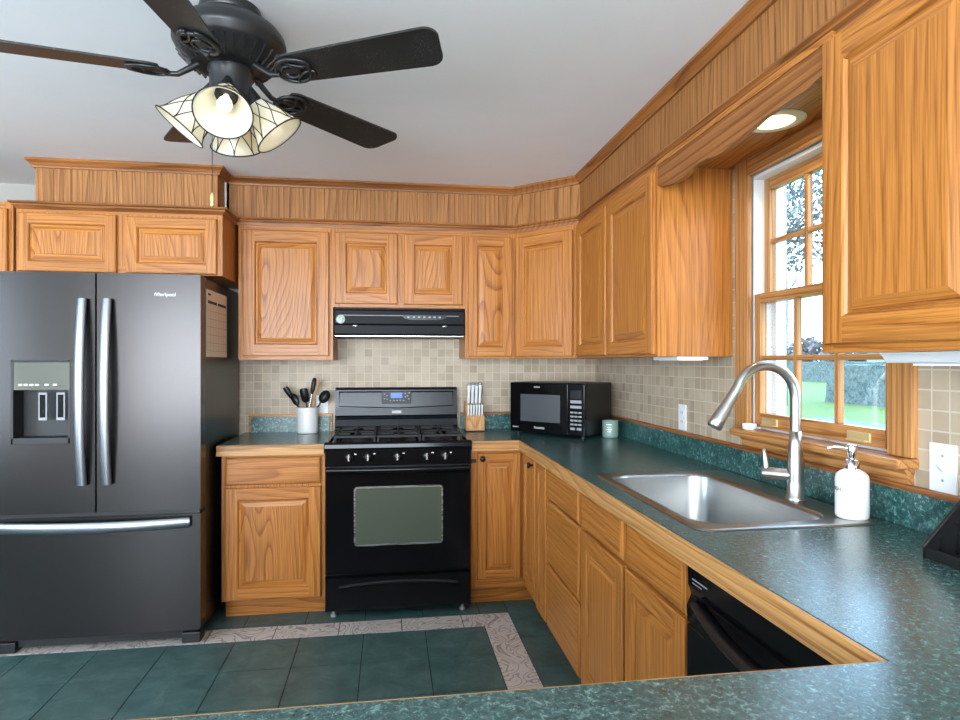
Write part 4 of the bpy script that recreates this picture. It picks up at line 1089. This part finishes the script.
zb = z_ + .022
utensil('turner', 'black slotted turner leaning farthest left out of the crock', Vector((kx + .030, ky + .0, zb)), P(293, 399, ky - .005), paddle(.016, .085), 'bplast', 'bplast')
utensil('ladle', 'black spoon hanging low to the left of the crock', Vector((kx + .022, ky - .025, zb)), P(298, 405, ky - .035), bowl(.022, .040, (.2, -1, .6)), 'bplast', 'bplast')
utensil('spatula', 'black flat spatula leaning left in the middle of the crock', Vector((kx + .018, ky + .028, zb)), P(306, 402, ky + .02), paddle(.024, .085), 'bplast', 'bplast')
def grip(t, tip, d, m_):
    obj('grip', MB().tube([tip - d * .005, tip + d * .015, tip + d * .055, tip + d * .085, tip + d * .092], [.007, .0125, .0145, .012, .006], 12), [m_], t)
utensil('peeler', 'steel shafted tool with a fat black handle standing tallest in the crock', Vector((kx - .012, ky - .012, zb)), P(312, 393, ky - .015), grip, 'steel', 'bplast')
utensil('wooden_spoon', 'thin wooden spoon leaning right in the crock', Vector((kx - .020, ky + .012, zb)), P(318, 386, ky + .012), paddle(.006, .030), 'block', 'block')
utensil('ladle', 'black round ladle leaning right out of the crock', Vector((kx - .024, ky - .012, zb)), P(321, 402, ky - .01), bowl(.032, .042, (-.1, -1, .15)), 'bplast', 'bplast')
# knife block
bx_, by_ = .522, 3.75
t = thing('knife_block', 'pale wooden knife block on the worktop right of the stove', 'knife block', (bx_, by_ + .05, z_))
ang_ = R(20)
obj('block', MB().prism([(by_, z_ + .006), (by_, z_ + .092), (by_ + .018, z_ + .100), (by_ + .032, z_ + .155), (by_ + .110, z_ + .185), (by_ + .150, z_ + .10), (by_ + .140, z_ + .006)], 'x', bx_ - .056, bx_ + .056), ['block'], t, .003)
obj('base', MB().box(bx_ - .054, bx_ + .054, by_ + .003, by_ + .137, z_, z_ + .006), ['bmatte'], t)
def knife(name, label, x, y, z, L, r, group):
    t = thing(name, label, 'knife', (x, y, z), 0, group)
    dr_ = Vector((0, -sin(R(14)), cos(R(14))))
    P_ = lambda k_: dr_ * k_
    obj('handle', MB().tube([P_(0), P_(.012), P_(L * .5), P_(L * .85), P_(L)], [r * .75, r, r * .9, r * 1.1, r * .9], 10), ['ceram'], t)
    obj('spine', MB().tube([P_(.006) + Vector((r * .75, 0, 0)), P_(L * .85) + Vector((r * .95, 0, 0))], r * .42, 8), ['bmatte'], t)
    obj('pommel', MB().sphere(P_(L), r * 1.15, r * 1.15, r * .9, 0, 12, 8), ['steel'], t)
    return t
orded = ['leftmost', 'second from left', 'third from left', 'third from right', 'second from right', 'rightmost']
k0 = knife('steak_knife', 'leftmost white-handled steak knife in the front row of the knife block', bx_ - .042, by_ + .010, z_ + .0965, .075, .0065, 'steak knives in the knife block')
for i in range(1, 6): copy_tree(k0, (bx_ - .042 + i * .0168, by_ + .010, z_ + .0965), None, '%s white-handled steak knife in the front row of the knife block' % orded[i])
k0 = knife('kitchen_knife', 'leftmost large kitchen knife in the back row of the knife block', bx_ - .034, by_ + .060, z_ + .166,   .125, .0100, 'large knives in the knife block')
for i, n_ in ((1, 'second from left'), (2, 'third from left'), (3, 'rightmost')): copy_tree(k0, (bx_ - .034 + i * .0235, by_ + .060, z_ + .166 + .004 * (i % 2)), None, '%s large kitchen knife in the back row of the knife block' % n_)

# black open-front bin at the right picture edge
t = thing('plastic_bin', 'black open-front plastic bin with sloping side at the right edge of the worktop', 'bin', (1.22, 1.03, z_))
ya, yb_ = 1.195, .86; xa, xb = 1.150, 1.318
mb = MB(); mb.box(xa, xb, yb_, ya, z_, z_ + .006); obj('tray_floor', mb, ['bplast'], t)
for y0, y1 in ((ya - .005, ya), (yb_, yb_ + .005)):
    obj('side_panel', MB().prism([(xa, z_), (xb, z_), (xb, z_ + .18), (xb - .02, z_ + .175), (xa, z_ + .022)], 'y', y0, y1), ['bplast'], t, .001)
obj('back_panel', MB().box(xb - .005, xb, yb_ + .005, ya - .005, z_ + .006, z_ + .18), ['bplast'], t)
mb = MB()
for i in range(5): mb.box(xb - .010, xb - .005, 1.16 - i * .06, 1.165 - i * .06, z_ + .006, z_ + .178)
for i in range(4):
    x = xa + .035 + i * .04; mb.box(x, x + .004, ya - .011, ya - .005, z_ + .006, z_ + .012 + .85 * (x - xa))
obj('rib', mb, ['bsatin'], t)
obj('front_lip', MB().box(xa, xa + .006, yb_ + .005, ya - .005, z_ + .006, z_ + .024), ['bplast'], t, .001)
obj('rim', MB().tube([(xa - .001, ya - .002, z_ + .024), (xb - .02, ya - .002, z_ + .177), (xb, ya - .002, z_ + .181)], .0045, 8), ['bplast'], t)

# ------------------------------------------------------------------ ceiling fan
fx, fy = -.459, 1.902
t = thing('ceiling_fan', 'black five-blade ceiling fan with a four-shade light kit', 'ceiling fan', (fx, fy, 2.19))
obj('canopy', MB().lathe([(.0005, ZC - .0005), (.085, ZC - .0005), (.088, ZC - .02), (.080, ZC - .035), (.06, ZC - .040)], (fx, fy, 0), 40), ['fanblk'], t)
mh = obj('motor_housing', MB().lathe([(.062, 2.345), (.095, 2.340), (.100, 2.328), (.118, 2.322), (.140, 2.308), (.152, 2.292), (.157, 2.276), (.157, 2.262), (.150, 2.256), (.150, 2.248), (.142, 2.242), (.128, 2.215), (.098, 2.198), (.070, 2.196), (.0005, 2.196)], (fx, fy, 0), 48, cap0=True), ['fanblk'], t)
mb = MB()
for i in range(30):
    a = 2 * pi * i / 30; mb.T = Matrix.Translation((fx, fy, 0)) @ Matrix.Rotation(a, 4, 'Z')
    mb.add([(.1405, -.004, 2.236), (.1405, .004, 2.236), (.104, .003, 2.1985), (.104, -.003, 2.1985), (.146, -.003, 2.232), (.146, .003, 2.232), (.108, .002, 2.193), (.108, -.002, 2.193)],
           [(4, 5, 6, 7), (0, 4, 7, 3), (1, 2, 6, 5), (0, 1, 5, 4), (3, 7, 6, 2)])
mb.T = None
obj('vent_ribs', mb, ['fanblk'], mh)
obj('light_hub', MB().lathe([(.062, 2.197), (.064, 2.190), (.058, 2.180), (.058, 2.118), (.062, 2.112), (.058, 2.100), (.040, 2.085), (.012, 2.078), (.012, 2.066), (.0005, 2.064)], (fx, fy, 0), 36), ['fanblk'], t)
def pill(l0, l1, w0, w1, z, th, pitch, n=8):
    L_ = []
    pts = []
    # outline of the blade in local (x outwards, y across)
    out = []
    for k in range(n + 1):
        a = -pi / 2 + pi / 2 * k / n; r = .035; out.append((l1 - r + r * cos(a), -w1 + r + r * sin(a)))
    for k in range(n + 1):
        a = pi / 2 * k / n; r = .045; out.append((l1 - r + r * cos(a) - .012, w1 - r + r * sin(a)))
    for k in range(5): out.append((l0 + .03 - .03 * k / 4, w0 - .012 * (k / 4) ** 2))
    for k in range(5): out.append((l0 + .03 * k / 4, -w0 + .012 * (1 - k / 4) ** 2))
    return [[(x, y * cos(pitch), z + y * sin(pitch) + dz) for x, y in out] for dz in (-th, th)]
for i, a in enumerate((-25.2, 46.8, 118.8, 190.8, 262.8)):
    T_ = Matrix.Translation((fx, fy, 0)) @ Matrix.Rotation(R(a), 4, 'Z')
    mb = MB(); mb.T = T_; mb.loft(pill(.185, .662, .056, .070, 2.171, .003, R(-12)), 0)
    bl = obj('blade', mb, ['blade'], t)
    mb = MB(); mb.T = T_; z = 2.163
    mb.tube([(.085, 0, 2.200), (.11, 0, 2.182), (.14, 0, 2.162), (.170, 0, 2.159)], [.010, .009, .008, .007], 10)
    tl = lambda x, y: (x, y, z + y * -.21)
    def ell(cx, cy, rx, ry, rot, r=.0045, n=22): mb.tube([tl(cx + rx * cos(q) * cos(rot) - ry * sin(q) * sin(rot), cy + rx * cos(q) * sin(rot) + ry * sin(q) * cos(rot)) for q in [2 * pi * k / n for k in range(n)]], r, 7, 0, True)
    ell(.212, 0, .050, .046, 0, .0055); ell(.202, .002, .026, .024, 0, .004); ell(.238, .028, .034, .013, R(-25)); ell(.238, -.028, .034, .013, R(25))
    mb.box(.165, .235, -.010, .010, z + .001, z + .006)
    obj('blade_iron', mb, ['fanblk'], bl)
# light kit : four arms, sockets, shades with dark wire, bulbs
for i, a in enumerate((12, 102, 192, 282)):
    ca, sa = cos(R(a - 8.35 + 2)), sin(R(a - 8.35 + 2)); tilt = R(39)
    ax = Vector((ca * sin(tilt), sa * sin(tilt), -cos(tilt)))
    nk = Vector((fx + ca * .066, fy + sa * .066, 2.103))
    q = ax.to_track_quat('Z', 'Y').to_matrix()
    sk = obj('socket', MB().tube([Vector((fx + ca * .045, fy + sa * .045, 2.150)), Vector((fx + ca * .058, fy + sa * .058, 2.130)), nk, nk + ax * .020, nk + ax * .022], [.012, .016, .027, .031, .02], 18), ['fanblk'], t)
    prof = [(.031, .008), (.034, .016), (.045, .042), (.056, .070), (.064, .092), (.072, .108), (.0765, .113)]
    inner = [(r - .003, z) for r, z in prof[::-1]]
    sh = obj('lamp_shade', MB().lathe(prof + inner, nk, 36, 0, True, q), ['shade'], t, label='cream glass shade laced with dark wire')
    mb = MB(); cp_ = lambda r, z, an: nk + q @ Vector((r * cos(an), r * sin(an), z))
    mb.tube([cp_(.0770, .113, 2 * pi * k / 36) for k in range(36)], .0021, 6, 0, True)
    def rad(z):
        for (r0, z0), (r1, z1) in zip(prof[:-1], prof[1:]):
            if z0 <= z <= z1: return r0 + (r1 - r0) * (z - z0) / (z1 - z0) + .0010
        return .077
    for k in range(8):
        a0 = 2 * pi * k / 8
        for sgn in (-1, 1):
            mb.tube([cp_(rad(.010 + .102 * u), .010 + .102 * u, a0 + sgn * (pi / 4) * sin(pi * u * .5) ** 1.5) for u in [j / 10 for j in range(11)]], .0015, 5)
    obj('wire_lacing', mb, ['bmatte'], sh)
    bc = nk + ax * .060
    obj('bulb', MB().lathe([(.008, -.035), (.010, -.022), (.017, -.008), (.0205, .006), (.019, .018), (.012, .027), (.0005, .030)], bc, 20, 0, True, q), ['bulb'], t)
    d = bpy.data.lights.new('fan_bulb_light', 'POINT'); d.energy = .09; d.color = (1, .93, .82); d.shadow_soft_size = .02
    o = bpy.data.objects.new('fan_bulb_light', d); COL.objects.link(o); o.location = bc + ax * .045
cxh, cyh = fx - .055, fy + .015
ch = obj('pull_chain', MB().tube([(fx - .04, fy + .011, 2.10), (cxh, cyh, 2.06), (cxh, cyh, 1.838)], .0011, 6), ['bronze'], t)
obj('chain_fob', MB().lathe([(.001, .042), (.004, .036), (.006, .024), (.0045, .012), (.006, .006), (.003, .0), (.0005, -.001)], (cxh, cyh, 1.796), 14), ['brass'], ch)

# ------------------------------------------------------------------ outdoors beyond the window
ground = MB().box(XW + .15, 160, -60, 160, -.75, -.55); o = obj('lawn', ground, ['grass']); o['kind'] = 'structure'
def clump(mb, c, r, n, s0, s1, rng, flat=1.0):
    for _ in range(n):
        while True:
            v_ = Vector((rng.uniform(-1, 1), rng.uniform(-1, 1), rng.uniform(-1, 1)))
            if v_.length < 1: break
        p_ = Vector((c[0] + v_.x * r[0], c[1] + v_.y * r[1], c[2] + v_.z * r[2])); s_ = rng.uniform(s0, s1)
        a = Vector((rng.uniform(-1, 1), rng.uniform(-1, 1), rng.uniform(-1, 1))).normalized(); b = a.orthogonal().normalized(); d_ = a.cross(b)
        mb.add([p_ + b * s_, p_ + d_ * s_ * .5 + a * s_ * .2, p_ - b * s_, p_ - d_ * s_ * .5], [(0, 1, 2, 3)])
rng = random.Random(3)
def hedge(name, label, x0, x1, y0, y1, h, mat, cell=.25):
    mb = MB(); nx = max(3, int((x1 - x0) / cell)); ny = max(3, int((y1 - y0) / cell)); nz = max(3, int(h / cell)); z0 = -.552
    def pt(i, j, k): return (x0 + (x1 - x0) * i / nx + rng.uniform(-.06, .06), y0 + (y1 - y0) * j / ny + rng.uniform(-.06, .06), z0 + h * k / nz + (rng.uniform(-.05, .05) if k else 0))
    G = {(i, j, k): pt(i, j, k) for i in range(nx + 1) for j in range(ny + 1) for k in range(nz + 1) if i in (0, nx) or j in (0, ny) or k in (0, nz)}
    idx = {k_: n for n, k_ in enumerate(G)}; F = []
    for i in range(nx):
        for j in range(ny):
            F.append([idx[i, j, nz], idx[i + 1, j, nz], idx[i + 1, j + 1, nz], idx[i, j + 1, nz]])
    for i in range(nx):
        for k in range(nz):
            F.append([idx[i, 0, k], idx[i + 1, 0, k], idx[i + 1, 0, k + 1], idx[i, 0, k + 1]]); F.append([idx[i, ny, k + 1], idx[i + 1, ny, k + 1], idx[i + 1, ny, k], idx[i, ny, k]])
    for j in range(ny):
        for k in range(nz):
            F.append([idx[0, j, k + 1], idx[0, j + 1, k + 1], idx[0, j + 1, k], idx[0, j, k]]); F.append([idx[nx, j, k], idx[nx, j + 1, k], idx[nx, j + 1, k + 1], idx[nx, j, k + 1]])
    mb.add(list(G.values()), F)
    return tag(obj(name, mb, [mat]), label, 'hedge')
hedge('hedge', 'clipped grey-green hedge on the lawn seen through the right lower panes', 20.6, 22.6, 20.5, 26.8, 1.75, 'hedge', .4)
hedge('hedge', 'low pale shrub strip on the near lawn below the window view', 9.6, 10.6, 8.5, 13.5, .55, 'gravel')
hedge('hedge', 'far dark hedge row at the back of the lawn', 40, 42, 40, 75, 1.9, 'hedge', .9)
def conifer(name, label, x, y, h, r, mat):
    t = thing(name, label, 'tree', (x, y, -.552))
    obj('trunk', MB().tube([(x, y, -.552), (x, y, h * .8)], [.14, .03], 8), ['bark'], t)
    mb = MB()
    for k in range(26):
        u = k / 26; z = .2 + (h - .2) * u; rr_ = r * (1 - u) ** .8
        for q in range(max(4, int(26 * (1 - u)))): a = rng.uniform(0, 2 * pi); clump(mb, (x + rr_ * .7 * cos(a), y + rr_ * .7 * sin(a), z), (rr_ * .4 + .1, rr_ * .4 + .1, .4), 12, .08, .2, rng)
    obj('foliage', mb, [mat], t)
def leafy_tree(name, label, x, y, zc, r, n, mat):
    t = thing(name, label, 'tree', (x, y, -.552))
    mb = MB(); mb.tube([(x, y, -.552), (x + .1, y, zc * .5), (x, y, zc)], [.22, .16, .06], 8)
    for _ in range(14):
        d_ = Vector((rng.uniform(-1, 1), rng.uniform(-1, 1), rng.uniform(-.3, 1))).normalized(); b_ = Vector((x, y, zc - r * .5)); mb.tube([b_, b_ + d_ * r * .6, b_ + d_ * r * 1.05], [.06, .035, .012], 5)
    obj('trunk', mb, ['bark'], t)
    mb = MB(); clump(mb, (x, y, zc), (r, r, r * 1.05), n, .06, .16, rng); obj('foliage', mb, [mat], t)
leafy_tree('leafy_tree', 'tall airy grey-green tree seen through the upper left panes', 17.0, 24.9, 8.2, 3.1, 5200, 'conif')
def bare(name, label, x, y, h):
    t = thing(name, label, 'tree', (x, y, -.552)); mb = MB()
    def br(p_, d_, L, r, dep):
        e = p_ + d_ * L; mb.tube([p_, (p_ + e) / 2 + Vector((rng.uniform(-.05, .05), rng.uniform(-.05, .05), 0)) * L, e], [r, r * .8, r * .6], 5)
        if dep == 0: return
        for _ in range(3): br(p_ + d_ * L * rng.uniform(.6, 1), (d_ + Vector((rng.uniform(-.7, .7), rng.uniform(-.7, .7), rng.uniform(-.1, .5)))).normalized(), L * .66, r * .55, dep - 1)
    br(Vector((x, y, -.552)), Vector((0, 0, 1)), h * .36, .16, 5)
    obj('branches', mb, ['bark'], t)
bare('bare_tree', 'bare leafless tree standing left in the far yard', 22, 33, 9); bare('bare_tree', 'bare leafless tree standing right in the far yard', 34, 36, 9)
mb = MB()
for k in range(60): clump(mb, (85 + rng.uniform(-2, 2), 20 + k * 1.8, rng.uniform(.5, 4.0)), (3.4, 2.8, 3.0), 110, .4, 1.0, rng)
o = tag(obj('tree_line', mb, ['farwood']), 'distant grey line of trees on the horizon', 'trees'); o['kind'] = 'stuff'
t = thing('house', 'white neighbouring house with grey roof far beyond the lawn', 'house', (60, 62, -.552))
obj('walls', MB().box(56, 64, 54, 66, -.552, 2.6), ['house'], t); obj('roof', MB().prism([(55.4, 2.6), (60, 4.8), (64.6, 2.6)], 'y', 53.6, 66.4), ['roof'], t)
